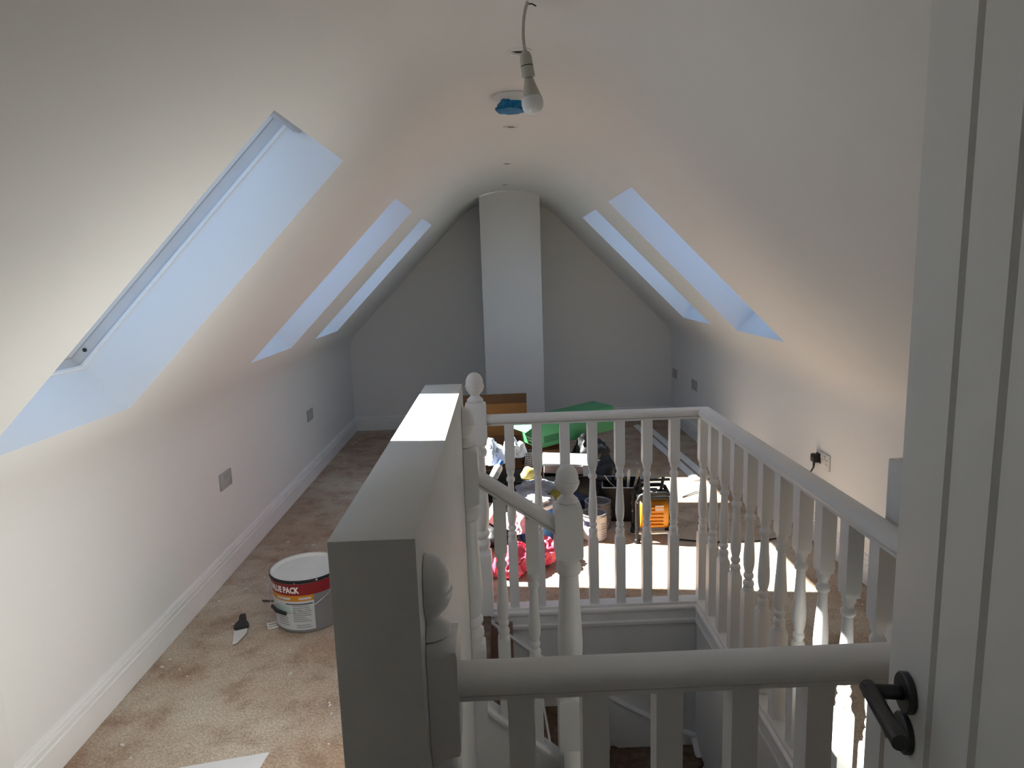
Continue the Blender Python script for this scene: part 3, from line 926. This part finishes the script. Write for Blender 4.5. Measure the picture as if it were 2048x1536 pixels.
ring_patch('orange_band', Rz(.162) + e_, Rz(.190) + e_, .162, .190, -92, 8, 'label_orange', tub)
lb = ring_patch('label', Rz(.020) + e_, Rz(.162) + e_, .020, .162, -92, 8, 'label_white', tub)
ring_patch('side_panel', Rz(.012) + e_, Rz(.190) + e_, .012, .190, 46, 120, 'black_plastic', tub)
e2 = .0022
ring_patch('label_rule', Rz(.146) + e2, Rz(.151) + e2, .146, .151, -40, 6, 'black_plastic', lb)
ring_patch('label_panel', Rz(.10) + e2, Rz(.140) + e2, .100, .140, -62, -32, 'label_teal', lb)
rr = random.Random(5)
for i in range(11):
    z = .138 - .0095 * i if i < 9 else .042 - .011 * (i - 9)
    a1 = rr.uniform(-8, 4)
    ring_patch('text_line', Rz(z) + e2, Rz(z + .004) + e2, z, z + .0038, -28 if i < 9 else -24, a1, 'label_text', lb, 8)
for i in range(5):
    z = .09 - .012 * i
    ring_patch('text_line', Rz(z) + e2, Rz(z + .004) + e2, z, z + .0035, -60, rr.uniform(-42, -34), 'label_text', lb, 6)
for a0, a1 in ((-58, -30), (-16, 4)):
    ring_patch('band_lettering', Rz(.170) + e2, Rz(.180) + e2, .170, .180, a0, a1, 'label_white', tub, 8)
for k, mm in enumerate(('label_orange', 'label_red', 'label_orange')):
    bm = bmesh.new()
    n = 8; lo = []; hi = []
    for q in range(n + 1):
        z = .02 + .075 * q / n
        for lst, off in ((lo, 0), (hi, 3.2)):
            a = FACE + math.radians(50 + 6 * k + 14 * q / n + off)
            lst.append(bm.verts.new(((Rz(z) + e2) * math.cos(a), (Rz(z) + e2) * math.sin(a), z)))
    for q in range(n): bm.faces.new((lo[q], hi[q], hi[q + 1], lo[q + 1]))
    finish('stripe', bm, mm, tub)
# lettering on the red band
def text_mesh(body, size, bold=0.0):
    cu = bpy.data.curves.new('t', 'FONT')
    cu.body = body; cu.size = size; cu.offset = bold; cu.resolution_u = 2
    to = bpy.data.objects.new('t', cu); col.objects.link(to)
    bpy.context.view_layer.update()
    me = bpy.data.meshes.new_from_object(to.evaluated_get(bpy.context.evaluated_depsgraph_get()))
    bpy.data.objects.remove(to); bpy.data.curves.remove(cu)
    me.materials.clear()
    return me
me = text_mesh('VALUE PACK', .040, .0016)
mw = max(v.co.x for v in me.vertices)
a_end = math.radians(-14); ang_w = math.radians(62)
bm = bmesh.new(); bm.from_mesh(me)
bmesh.ops.subdivide_edges(bm, edges=[e for e in bm.edges if e.calc_length() > .006], cuts=2)
for v in bm.verts:
    a = FACE + a_end - ang_w * (1 - v.co.x / mw)
    z = .204 + v.co.y
    v.co = ((Rz(z) + e2 + .0006) * math.cos(a), (Rz(z) + e2 + .0006) * math.sin(a), z)
finish('lettering', bm, 'ink_white', tub)
# bail handle
earR = FACE + math.radians(54); earL = earR + math.pi
pe = Vector(((RT + .008) * math.cos(earR), (RT + .008) * math.sin(earR), .235))
pL_ = Vector(((RT + .008) * math.cos(earL), (RT + .008) * math.sin(earL), .235))
box('handle_lug', -.012, .012, -.008, .008, -.03, .03, 'black_plastic', tub, bev=.003,
    mtx=Matrix.Translation(pe + Vector((0, 0, -.002))) @ Matrix.Rotation(earR, 4, 'Z') @ Matrix.Rotation(math.pi / 2, 4, 'X') @ Matrix.Rotation(math.pi / 2, 4, 'Y'))
def face_pt(a, z, out): return Vector(((Rz(z) + out) * math.cos(FACE + math.radians(a)), (Rz(z) + out) * math.sin(FACE + math.radians(a)), z))
pts = bez([pe, face_pt(38, .19, .012), face_pt(8, .145, .016), face_pt(-22, .118, .02), face_pt(-42, .112, .022), face_pt(-70, .125, .02), face_pt(-100, .17, .014), pL_], 8)
tube('bail_wire', pts, .0017, 'steel', tub, 8)
tube('hand_grip', [face_pt(-68, .124, .020), face_pt(-52, .1175, .026), face_pt(-36, .111, .022)], [.008, .009, .008], 'black_plastic', tub, 10)

# scraper
scp = empty('filling_knife', (-1.235, 2.93, 0), 'filling knife with black handle and white caked blade lying by the left skirting', 'scraper', rz=math.radians(-14))
scp.rotation_euler = (0, 0, math.radians(15))
bm = bmesh.new()
pr = [(-.012, .145), (.012, .145), (.016, .12), (.013, .095), (.024, .07), (.034, .045), (.030, .02), (-.022, .012), (-.030, .03), (-.024, .06), (-.013, .09), (-.015, .12)]
poly_prism(bm, pr, .003, .022)
finish('handle', bm, 'black_plastic', scp)
bm = bmesh.new()
poly_prism(bm, [(-.028, .024), (.030, .030), (.030, -.020), (-.004, -.105), (-.022, -.112)], .006, .0085)
finish('blade', bm, 'paint_white', scp)

sp = empty('tile_spacer', (-1.10, 2.985, 0), 'tiny white plastic comb-shaped spacer on the floor beside the bucket', 'spacer', rz=math.radians(25))
bm = bmesh.new()
add_box(bm, -.028, -.022, -.028, .026, .001, .006)
for y in (-.026, -.002, .022): add_box(bm, -.022, .022, y - .003, y + .003, .001, .006)
finish('spacer_comb', bm, 'white_plastic', sp)
tag(tube('twig', bez([(-1.235, 3.235, .004), (-1.21, 3.226, .006), (-1.175, 3.226, .004)], 6), .004, 'tread_board', None, 8), 'short brown twig lying left of the bucket', 'twig')

bm = bmesh.new()
poly_prism(bm, [(-.835, 2.112), (-.86, 1.85), (-1.25, 1.84), (-1.22, 2.035)], .0005, .003)
tag(finish('paper_sheet', bm, 'paper'), 'white sheet of paper on the floor at the bottom edge', 'paper')

# plaster crumbs and chips
rr = random.Random(11)
bm = bmesh.new()
sheet_box = (-1.26, -.82, 1.8, 2.12)
for k in range(260):
    x = rr.uniform(-1.48, -.32) if k < 190 else rr.uniform(1.0, 1.75)
    y = rr.uniform(1.3, 6.6) if k < 190 else rr.uniform(1.3, 6.6)
    if (x - BX) ** 2 + (y - BY) ** 2 < .03: continue
    if x < -.3 and y > 4.6 and x > -.55: continue
    if sheet_box[0] < x < sheet_box[1] and sheet_box[2] < y < sheet_box[3]: continue
    s = rr.choice([.003, .004, .005, .007]) * rr.uniform(.7, 1.3)
    a = rr.uniform(0, 6.28)
    add_box(bm, -s, s, -s * rr.uniform(.4, 1), s * .6, 0, s * .7, 0, Matrix.Translation((x, y, .0004)) @ Matrix.Rotation(a, 4, 'Z'))
tag(finish('plaster_crumbs', bm, 'plaster_bit'), 'scattered white plaster crumbs over the bare floor', 'debris', kind='stuff')

# ------------------------------------------------------------------ pile beyond the balustrade
def carton(name, loc, rz, sx, sy, sz, m, label, flaps=(), inner='cardboard_shaded', t=.006):
    e = empty(name, loc, label, 'box', rz=rz)
    bm = bmesh.new()
    add_box(bm, 0, sx, 0, t, 0, sz); add_box(bm, 0, sx, sy - t, sy, 0, sz)
    add_box(bm, 0, t, t, sy - t, 0, sz); add_box(bm, sx - t, sx, t, sy - t, 0, sz)
    add_box(bm, t, sx - t, t, sy - t, 0.001, t)
    finish('body', bm, m, e)
    for (side, ang, ln, mm) in flaps:
        bm = bmesh.new()
        if side == 'front': T = Matrix.Translation((0, 0, sz)) @ Matrix.Rotation(-ang, 4, 'X'); add_box(bm, 0, sx, 0, -ln if False else .004, 0, ln, 0, T)
        if side == 'back': T = Matrix.Translation((0, sy, sz)) @ Matrix.Rotation(ang, 4, 'X'); add_box(bm, 0, sx, -.004, 0, 0, ln, 0, T)
        if side == 'left': T = Matrix.Translation((0, 0, sz)) @ Matrix.Rotation(-ang, 4, 'Y'); add_box(bm, 0, .004, 0, sy, 0, ln, 0, T)
        if side == 'right': T = Matrix.Translation((sx, 0, sz)) @ Matrix.Rotation(ang, 4, 'Y'); add_box(bm, -.004, 0, 0, sy, 0, ln, 0, T)
        finish('flap', bm, mm, e)
    return e
carton('cardboard_box', (-.36, 5.52, 0), math.radians(1), .575, .40, .525, 'cardboard', 'tall orange-brown cardboard box with an open shade-painted flap behind the green carton',
       [('front', math.radians(-4), .082, 'cardboard_shaded')])  # dark flap colour paints it as unlit
carton('cardboard_box', (-.13, 4.93, 0), math.radians(4), .62, .50, .265, 'cardboard_shaded', 'low shade-painted cardboard box supporting the green carton',  # body colour darkened to stand in for shade on its front
       [('left', math.radians(60), .14, 'cardboard_pale')])

GA = math.radians(25)
gc = empty('green_carton', (.286, 4.955, .280), 'green printed carton lying tilted on top of the low cardboard box', 'box', rz=GA)
gc.rotation_euler = (math.radians(-2), math.radians(-5), GA)
GL, GW, GH = .69, .30, .195
bm = bmesh.new(); add_box(bm, 0, GL, 0, GW, 0, GH, .008)
finish('body', bm, 'green_card', gc, 40)
bm = bmesh.new(); add_box(bm, .04, .20, -.0012, 0, .035, .085, .0)
finish('hand_hole', bm, 'green_dark', gc)
for z, a, b in ((.052, .05, .22), (.030, .05, .19)):
    bm = bmesh.new()
    y = a
    rr2 = random.Random(int(z * 1000))
    while y < b:
        wd = rr2.uniform(.012, .03)
        add_box(bm, -.0012, 0, y, y + wd, z, z + .012); y += wd + .007
    finish('print_line', bm, 'green_pale', gc)
bm = bmesh.new(); poly_prism(bm, [(-.002, .012), (-.002, GW - .012), (-.10, GW - .03), (-.10, .03)], 0, .004)
o_ = finish('flap', bm, 'green_card', gc); o_.location = (0, 0, GH - .012); o_.rotation_euler = (0, math.radians(-28), 0)

# plastic bags and rags on top of the crates, left
bg1 = blob('printed_sack', .095, .10, .135, 'print_bag', None, (-.072, 4.84, .235), amp=.35, freq=3, seed=1.2, sub=4)
tag(bg1, 'blue and white printed plastic sack slumped at the left end of the pile', 'sack')
bg2 = blob('white_rag', .075, .08, .095, 'white_bag', None, (.082, 4.84, .275), amp=.45, freq=3.4, seed=4.4, sub=4)
tag(bg2, 'bunched white plastic bag between the printed sack and the yellow sponge', 'bag')
bt = empty('bottle', (-.070, 4.675, .155), 'white squeezy bottle with blue cap leaning on the printed sack', 'bottle')
bt.rotation_euler = (math.radians(-12), math.radians(32), math.radians(10))
lathe('bottle_body', [(.030, 0), (.033, .004), (.033, .075), (.028, .092), (.016, .102), (.015, .106)], 'white_plastic', bt, 28, 40)
lathe('cap', [(.018, .104), (.018, .124), (.014, .136), (.010, .138)], 'blue_plastic', bt, 24, 40)
box('bottle_label', -.012, .012, -.0340, -.0325, .016, .048, 'label_teal', bt)

# black crates holding the pile
def crate(name, loc, rz, sx, sy, sz, m, label, cat, taper=.88, rim='tin_metal', t=.006):
    e = empty(name, loc, label, cat, rz=rz)
    bm = bmesh.new()
    def ringv(k, z, ins): return [bm.verts.new((x, y, z)) for x, y in ((-sx / 2 * k + ins, -sy / 2 * k + ins), (sx / 2 * k - ins, -sy / 2 * k + ins), (sx / 2 * k - ins, sy / 2 * k - ins), (-sx / 2 * k + ins, sy / 2 * k - ins))]
    a, b, c, dd = ringv(taper, 0, 0), ringv(1, sz, 0), ringv(1, sz, t), ringv(taper, t, t)
    for X, Y in ((a, b), (b, c), (c, dd)):
        for k in range(4): bm.faces.new((X[k], X[(k + 1) % 4], Y[(k + 1) % 4], Y[k]))
    bm.faces.new(a[::-1]); bm.faces.new(dd)
    finish('body', bm, m, e)
    if rim:
        bm = bmesh.new()
        x, y = sx / 2 + .001, sy / 2 + .001
        add_tube(bm, [(-x, -y, sz), (x, -y, sz), (x, y, sz), (-x, y, sz), (-x, -y, sz)], .0035, 8)
        finish('rim', bm, rim, e, 45)
    return e
crate('storage_crate', (.02, 4.74, 0), math.radians(3), .38, .32, .145, 'black_plastic', 'black plastic crate heaped with bags at the left of the pile', 'crate', rim=None)
crate('storage_crate', (.50, 4.75, 0), math.radians(-3), .42, .30, .165, 'black_plastic', 'black plastic crate under the white paint tray', 'crate', rim=None)

# black mesh basket
bk = empty('mesh_basket', (.205, 4.86, .175), 'black plastic mesh basket standing on edge below the green carton', 'basket')
bk.rotation_euler = (math.radians(12), 0, math.radians(20))
bm = bmesh.new()
for i in range(7): add_box(bm, -.045 + .015 * i - .002, -.045 + .015 * i + .002, 0, .004, 0, .11)
for i in range(7): add_box(bm, -.047, .047, 0, .004, .018 * i, .018 * i + .005)
finish('mesh_panel', bm, 'cloth_grey', bk)
bm = bmesh.new(); add_box(bm, -.047, .047, .05, .054, 0, .11)
finish('back_panel', bm, 'black_plastic', bk)

# sponge and dark rag
s1 = blob('yellow_sponge', .060, .04, .050, 'sponge_yellow', None, (.190, 4.70, .165), amp=.30, freq=2.6, seed=9, sub=3, flat=.6)
tag(s1, 'yellow sponge cloth on the rubble between the white bag and paint tray', 'sponge')
s2 = blob('dark_rag', .14, .07, .075, 'cloth_grey', None, (.24, 4.58, .075), amp=.4, freq=3, seed=14, sub=4)
tag(s2, 'dark grey rag crumpled under the yellow sponge', 'rag')
s3 = blob('olive_glove', .05, .03, .05, 'olive', None, (.315, 3.99, .215), amp=.5, freq=3.5, seed=21, sub=3)
tag(s3, 'olive work glove hanging off the rim of the blue tub', 'glove')

# white paint tray with drips
pt = empty('paint_tray', (.473, 4.76, .172), 'white paint tray with dried drips on top of the black crate', 'paint tray')
pt.rotation_euler = (math.radians(6), math.radians(3), math.radians(-4)); pt.scale = (1.14, 1.14, 1.14)
bm = bmesh.new()
add_box(bm, -.165, .150, -.09, .10, .052, .072, .006)
finish('tray_rim', bm, 'white_plastic', pt, 40)
bm = bmesh.new()
add_box(bm, -.155, .14, -.08, .09, 0.0, .052, .006)
finish('tray_body', bm, 'cream_card', pt, 40)
bm = bmesh.new()
prd = [(.085, .070), (.150, .070), (.152, -.02), (.142, -.03), (.138, -.075), (.130, -.078), (.126, -.03), (.10, -.035), (.092, -.01)]
A = [bm.verts.new((x, -.098, z)) for x, z in prd]; B = [bm.verts.new((x, -.086, z)) for x, z in prd]
k9 = len(prd)
for k in range(k9): bm.faces.new((A[k], A[(k + 1) % k9], B[(k + 1) % k9], B[k]))
bm.faces.new(A[::-1]); bm.faces.new(B)
finish('paint_drip', bm, 'white_plastic', pt)

# black bin bag
bb = blob('bin_bag', .12, .11, .16, 'black_plastic', None, (.66, 5.03, .16), amp=.4, freq=3, seed=30, sub=4)
tag(bb, 'shiny black bin bag slumped under the right end of the green carton', 'bag')
bb2 = blob('bin_bag', .085, .08, .165, 'black_plastic', None, (.705, 4.52, .14), amp=.25, freq=3, seed=36, sub=4, flat=.85)
tag(bb2, 'black bin bag standing on the floor behind the grey paint tin', 'bag')

# black bucket of brushes
bx = crate('scuttle', (.765, 4.22, 0), math.radians(-8), .25, .24, .235, 'black_plastic', 'square black plastic scuttle full of brushes and rollers', 'bucket', taper=.72, rim='steel')
def brush(loc, rot, label, hm='wood_handle'):
    e = empty('paint_brush', loc, label, 'brush')
    e.rotation_euler = rot
    bm = bmesh.new()
    add_tube(bm, [(0, 0, 0), (0, 0, .06), (0, 0, .15), (0, 0, .172)], [.009, .008, .011, .006], 10)
    finish('handle', bm, hm, e, 45)
    box('ferrule', -.018, .018, -.006, .006, -.04, 0, 'steel', e)
    box('bristles', -.018, .018, -.006, .006, -.10, -.04, 'black_plastic', e)
    return e
brush((.795, 4.18, .165), (math.radians(8), math.radians(2), 0), 'paint brush with pale handle standing upright in the black scuttle', 'ink_white')
brush((.830, 4.19, .165), (math.radians(4), math.radians(14), 0), 'brown handled paint brush leaning right in the black scuttle')
brush((.775, 4.22, .150), (math.radians(-6), math.radians(-3), .6), 'dark handled paint brush at the middle of the black scuttle', 'black_plastic')
rl_ = empty('paint_roller', (.70, 4.20, .16), 'paint roller frame leaning left out of the black scuttle', 'roller')
tube('frame', bez([(.07, 0, -.01), (.03, -.02, .04), (-.02, -.03, .09), (-.055, -.03, .14)], 8), .004, 'steel', rl_, 8)
tube('sleeve', [(.0, .05, .075), (-.09, .06, .095)], .022, 'black_plastic', rl_, 14)
tube('grip', [(.03, .07, .085), (.10, .07, .078)], .012, 'olive', rl_, 10)

# blue tub with cloth
bl = empty('paint_tub', (.190, 3.93, 0), 'blue paint tub with white rim and a grey dust sheet crumpled over its top', 'tub')
lathe('body', [(.06, .001), (.100, .002), (.104, .01), (.108, .205)], 'blue_tub', bl, 40, 35, cap1=False)
lathe('rim', [(.108, .200), (.114, .203), (.115, .222), (.109, .226), (.10, .222), (.001, .220)], 'white_plastic', bl, 40, 35, cap0=False)
blob('dust_sheet', .102, .100, .040, 'cloth_grey', bl, (0, .010, .232), amp=.35, freq=3.6, seed=44, sub=4, flat=.25)
for a0, h0, z0 in ((-100, .03, .09), (-80, .025, .05), (-70, .04, .12)):
    a = math.radians(a0)
    bm = bmesh.new(); rr_ = .1075
    vv = []
    for k in range(7):
        aa = a + math.radians(9) * k / 6
        vv.append((bm.verts.new((rr_ * math.cos(aa), rr_ * math.sin(aa), z0)), bm.verts.new((rr_ * math.cos(aa), rr_ * math.sin(aa), z0 + h0))))
    for p_, q_ in zip(vv, vv[1:]): bm.faces.new((p_[0], q_[0], q_[1], p_[1]))
    finish('label_patch', bm, 'label_white', bl)

# paint tins
def tin(loc, R, H, ml, label, open_=True, rz=0.0):
    e = empty('paint_tin', loc, label, 'paint tin', rz=rz, group='metal paint tins')
    lathe('body', [(R * .5, .001), (R - .002, .001), (R, .003), (R, .006), (R - .002, .009), (R - .002, H - .010), (R, H - .006)], 'tin_metal', e, 40, 35, cap1=False)
    lathe('label_wrap', [(R - .001, .012), (R - .001, H - .014)], ml, e, 40, 35, cap0=False, cap1=False)
    lathe('rim', [(R, H - .007), (R + .002, H - .003), (R, H), (R - .010, H), (R - .012, H - .006), (R - .014, H - .004)], 'tin_metal', e, 40, 35, cap0=False, cap1=False)
    if open_:
        lathe('inside', [(R - .014, H - .004), (R - .015, H - .04), (.001, H - .045)], 'tin_grey', e, 40, 35, cap0=False)
    else:
        lathe('lid', [(R - .014, H - .004), (R - .016, H - .010), (.001, H - .009)], 'tin_metal', e, 40, 35, cap0=False)
    ear = [Vector((-(R + .003), 0, H - .03)), Vector((-(R + .012) * .8, -.6 * R, H - .07)), Vector((0, -(R + .014), H - .09)), Vector(((R + .012) * .8, -.6 * R, H - .07)), Vector((R + .003, 0, H - .03))]
    tube('bail_wire', bez(ear, 8), .0015, 'steel', e, 6)
    for s in (-1, 1):
        lathe('lug', [(.009, 0), (.009, .003), (.004, .005)], 'tin_metal', e, 14, 35, mtx=Matrix.Translation((s * (R - .001), 0, H - .03)) @ Matrix.Rotation(s * math.pi / 2, 4, 'Y'))
    return e
t1 = tin((.535, 3.885, 0), .078, .162, 'tin_label', 'pale labelled paint tin standing in front of the grey tin', rz=.5)
def tin_patch(e, R, a0, a1, z0, z1, m):
    bm = bmesh.new(); vv = []
    for k in range(9):
        a = math.radians(a0 + (a1 - a0) * k / 8)
        vv.append((bm.verts.new((R * math.cos(a), R * math.sin(a), z0)), bm.verts.new((R * math.cos(a), R * math.sin(a), z1))))
    for p_, q_ in zip(vv, vv[1:]): bm.faces.new((p_[0], q_[0], q_[1], p_[1]))
    return finish('label_patch', bm, m, e)
tin_patch(t1, .0782, -175, -132, .098, .128, 'navy')
tin_patch(t1, .0782, -178, -125, .080, .097, 'ink_white')
tin_patch(t1, .0782, -125, -108, .022, .045, 'ink_white')
tin_patch(t1, .0785, -121, -112, .027, .040, 'label_text')
for z in (.03, .045, .06, .075, .09, .105): tin_patch(t1, .0782, -92, -62, z, z + .004, 'label_text')
tin((.585, 4.055, 0), .082, .175, 'tin_grey', 'grey paint tin standing behind the pale labelled tin', rz=.9)
t3 = tin((.385, 4.02, 0), .088, .165, 'navy', 'dark labelled paint tin half hidden behind the stair newel', rz=.2, open_=False)

# left: shoebox-like carton and boots
cb = empty('carton', (-.068, 3.84, .12), 'small cream carton with a dark printed panel tilted at the left end of the pile', 'box')
cb.rotation_euler = (math.radians(-12), math.radians(38), math.radians(12))
bm = bmesh.new(); add_box(bm, -.06, .06, -.05, .05, 0, .16, .003)
finish('body', bm, 'cream_card', cb, 35)
box('printed_panel', -.045, .045, -.0515, -.0502, .07, .145, 'navy', cb)
box('printed_panel', -.034, .034, -.0525, -.0517, .08, .125, 'black_plastic', cb)
for z in (.09, .102, .114): box('print_line', -.028, .026, -.0533, -.0527, z, z + .005, 'green_card', cb)
bo = blob('black_holdall', .11, .12, .065, 'black_plastic', None, (-.045, 3.86, .055), amp=.22, freq=2.6, seed=52, sub=4, flat=.8)
tag(bo, 'dark crumpled holdall on the floor under the cream carton', 'bag')
dk = blob('black_sheeting', .13, .07, .09, 'navy', None, (.44, 4.36, .030), amp=.3, freq=2.8, seed=60, sub=4, flat=.3)
tag(dk, 'dark plastic sheeting bundled behind the blue tub', 'sheeting')

# pink bags
p1 = blob('pink_bag', .075, .10, .085, 'pink_bag', None, (.045, 3.46, .068), amp=.42, freq=2.8, seed=71, sub=5, flat=.8)
tag(p1, 'bright pink plastic bag lying on the floor in front of the pile', 'bag')
p2 = blob('pink_bag', .075, .09, .080, 'pink_bag', None, (.190, 3.54, .075), amp=.45, freq=2.8, seed=77, sub=5, flat=.85)
tag(p2, 'smaller pink plastic bag tucked right of the first behind the stair newel', 'bag')
p3 = blob('pale_pink_bag', .07, .08, .11, 'pink_pale', None, (.085, 3.62, .19), amp=.4, freq=2.8, seed=83, sub=4)
tag(p3, 'translucent pale pink plastic bag slumped over the bright pink one', 'bag')
p4 = blob('pink_strap', .018, .03, .05, 'pink_bag', None, (-.055, 3.40, .045), amp=.4, freq=3, seed=90, sub=3, flat=.8)
tag(p4, 'thin twisted pink bag handle on the floor at the far left', 'bag')

# orange site transformer / compressor
wl = empty('site_transformer', (.885, 3.86, 0), 'orange site transformer in a black tubular carrying frame on the sunlit floor', 'transformer')
wl.rotation_euler = (0, 0, math.radians(-3))
fx, fy_, fz = .105, .085, .30
for sy_ in (-1, 1):
    bm = bmesh.new()
    pts = [(-fx, sy_ * fy_, .012), (-fx, sy_ * fy_, .10), (-fx, sy_ * fy_, fz - .05), (-fx + .02, sy_ * fy_, fz - .012), (-fx + .05, sy_ * fy_, fz), (fx - .05, sy_ * fy_, fz), (fx - .02, sy_ * fy_, fz - .012), (fx, sy_ * fy_, fz - .05), (fx, sy_ * fy_, .10), (fx, sy_ * fy_, .012)]
    add_tube(bm, pts, .0125, 12)
    finish('frame_hoop', bm, 'black_paintdrip', wl, 45)
for sx_ in (-1, 1):
    tube('frame_bar', [(sx_ * fx, -fy_, .05), (sx_ * fx, fy_, .05)], .011, 'black_plastic', wl, 10)
    for sy_ in (-1, 1): lathe('rubber_foot', [(.017, 0), (.018, .004), (.016, .022), (.012, .026)], 'black_plastic', wl, 16, 40, mtx=Matrix.Translation((sx_ * fx, sy_ * fy_, 0)))
tube('front_bar', [(-fx, -fy_, .062), (fx, -fy_, .062)], .010, 'steel', wl, 10)
bm = bmesh.new()
N = 28
sec = []
for k in range(N):
    a = 2 * math.pi * k / N
    sec.append((.074 * math.copysign(abs(math.cos(a)) ** .75, math.cos(a)), .16 + .088 * math.copysign(abs(math.sin(a)) ** .75, math.sin(a))))
A = [bm.verts.new((-.082, y, z)) for y, z in sec]; A1 = [bm.verts.new((-.074, y * 1.06, .16 + (z - .16) * 1.06)) for y, z in sec]
B1 = [bm.verts.new((.074, y * 1.06, .16 + (z - .16) * 1.06)) for y, z in sec]; B = [bm.verts.new((.082, y, z)) for y, z in sec]
for X, Y in ((A, A1), (A1, B1), (B1, B)):
    for k in range(N): bm.faces.new((X[k], X[(k + 1) % N], Y[(k + 1) % N], Y[k]))
bm.faces.new(A[::-1]); bm.faces.new(B)
finish('housing', bm, 'orange_body', wl, 40)
for k in range(6):
    z = .10 + .022 * k
    box('cooling_rib', -.05, .05, -.086, -.074, z, z + .006, 'orange_body', wl)
box('rating_plate', .0, .05, -.0855, -.078, .19, .225, 'cream_card', wl)
bm = bmesh.new(); add_box(bm, -.10, .10, -.075, .075, .258, .276, .004)
finish('top_plate', bm, 'black_plastic', wl, 40)
box('switch_box', -.02, .03, -.03, .03, .276, .30, 'black_plastic', wl, bev=.004)
tube('carry_handle', [(-.075, 0, .276), (-.075, 0, .355), (.10, 0, .358)], .009, 'black_plastic', wl, 10)
tube('handle_stay', [(.045, 0, .276), (.062, 0, .372)], .010, 'black_plastic', wl, 10)
lathe('knob', [(.016, .276), (.017, .292), (.014, .30)], 'bare_board', wl, 18, 40, mtx=Matrix.Translation((-.025, -.045, 0)))

# lengths of trim lying on the floor, stick
def plank(p0, p1, wd, ht, label):
    p0, p1 = Vector(p0), Vector(p1)
    dd = (p1 - p0).normalized(); sd_ = Vector((dd.y, -dd.x, 0))
    bm = bmesh.new()
    extrude_profile(bm, [(-wd / 2, 0), (wd / 2, 0), (wd / 2, ht * .5), (wd / 4, ht * .62), (0, ht), (-wd / 2, ht)], p0, p1, sd_)
    return tag(finish('timber_trim', bm, 'gloss_white'), label, 'trim length')
plank((1.375, 6.75, .001), (1.455, 4.90, .001), .055, .018, 'long white moulded trim on the floor farther from the right wall')
plank((1.465, 6.80, .001), (1.545, 4.95, .001), .055, .018, 'long white moulded trim on the floor closer to the right wall')
tag(tube('stick', [(1.245, 4.54, .006), (1.385, 4.637, .010)], [.006, .004], 'label_text', None, 8), 'thin grey stick lying in the far sun patch', 'stick')
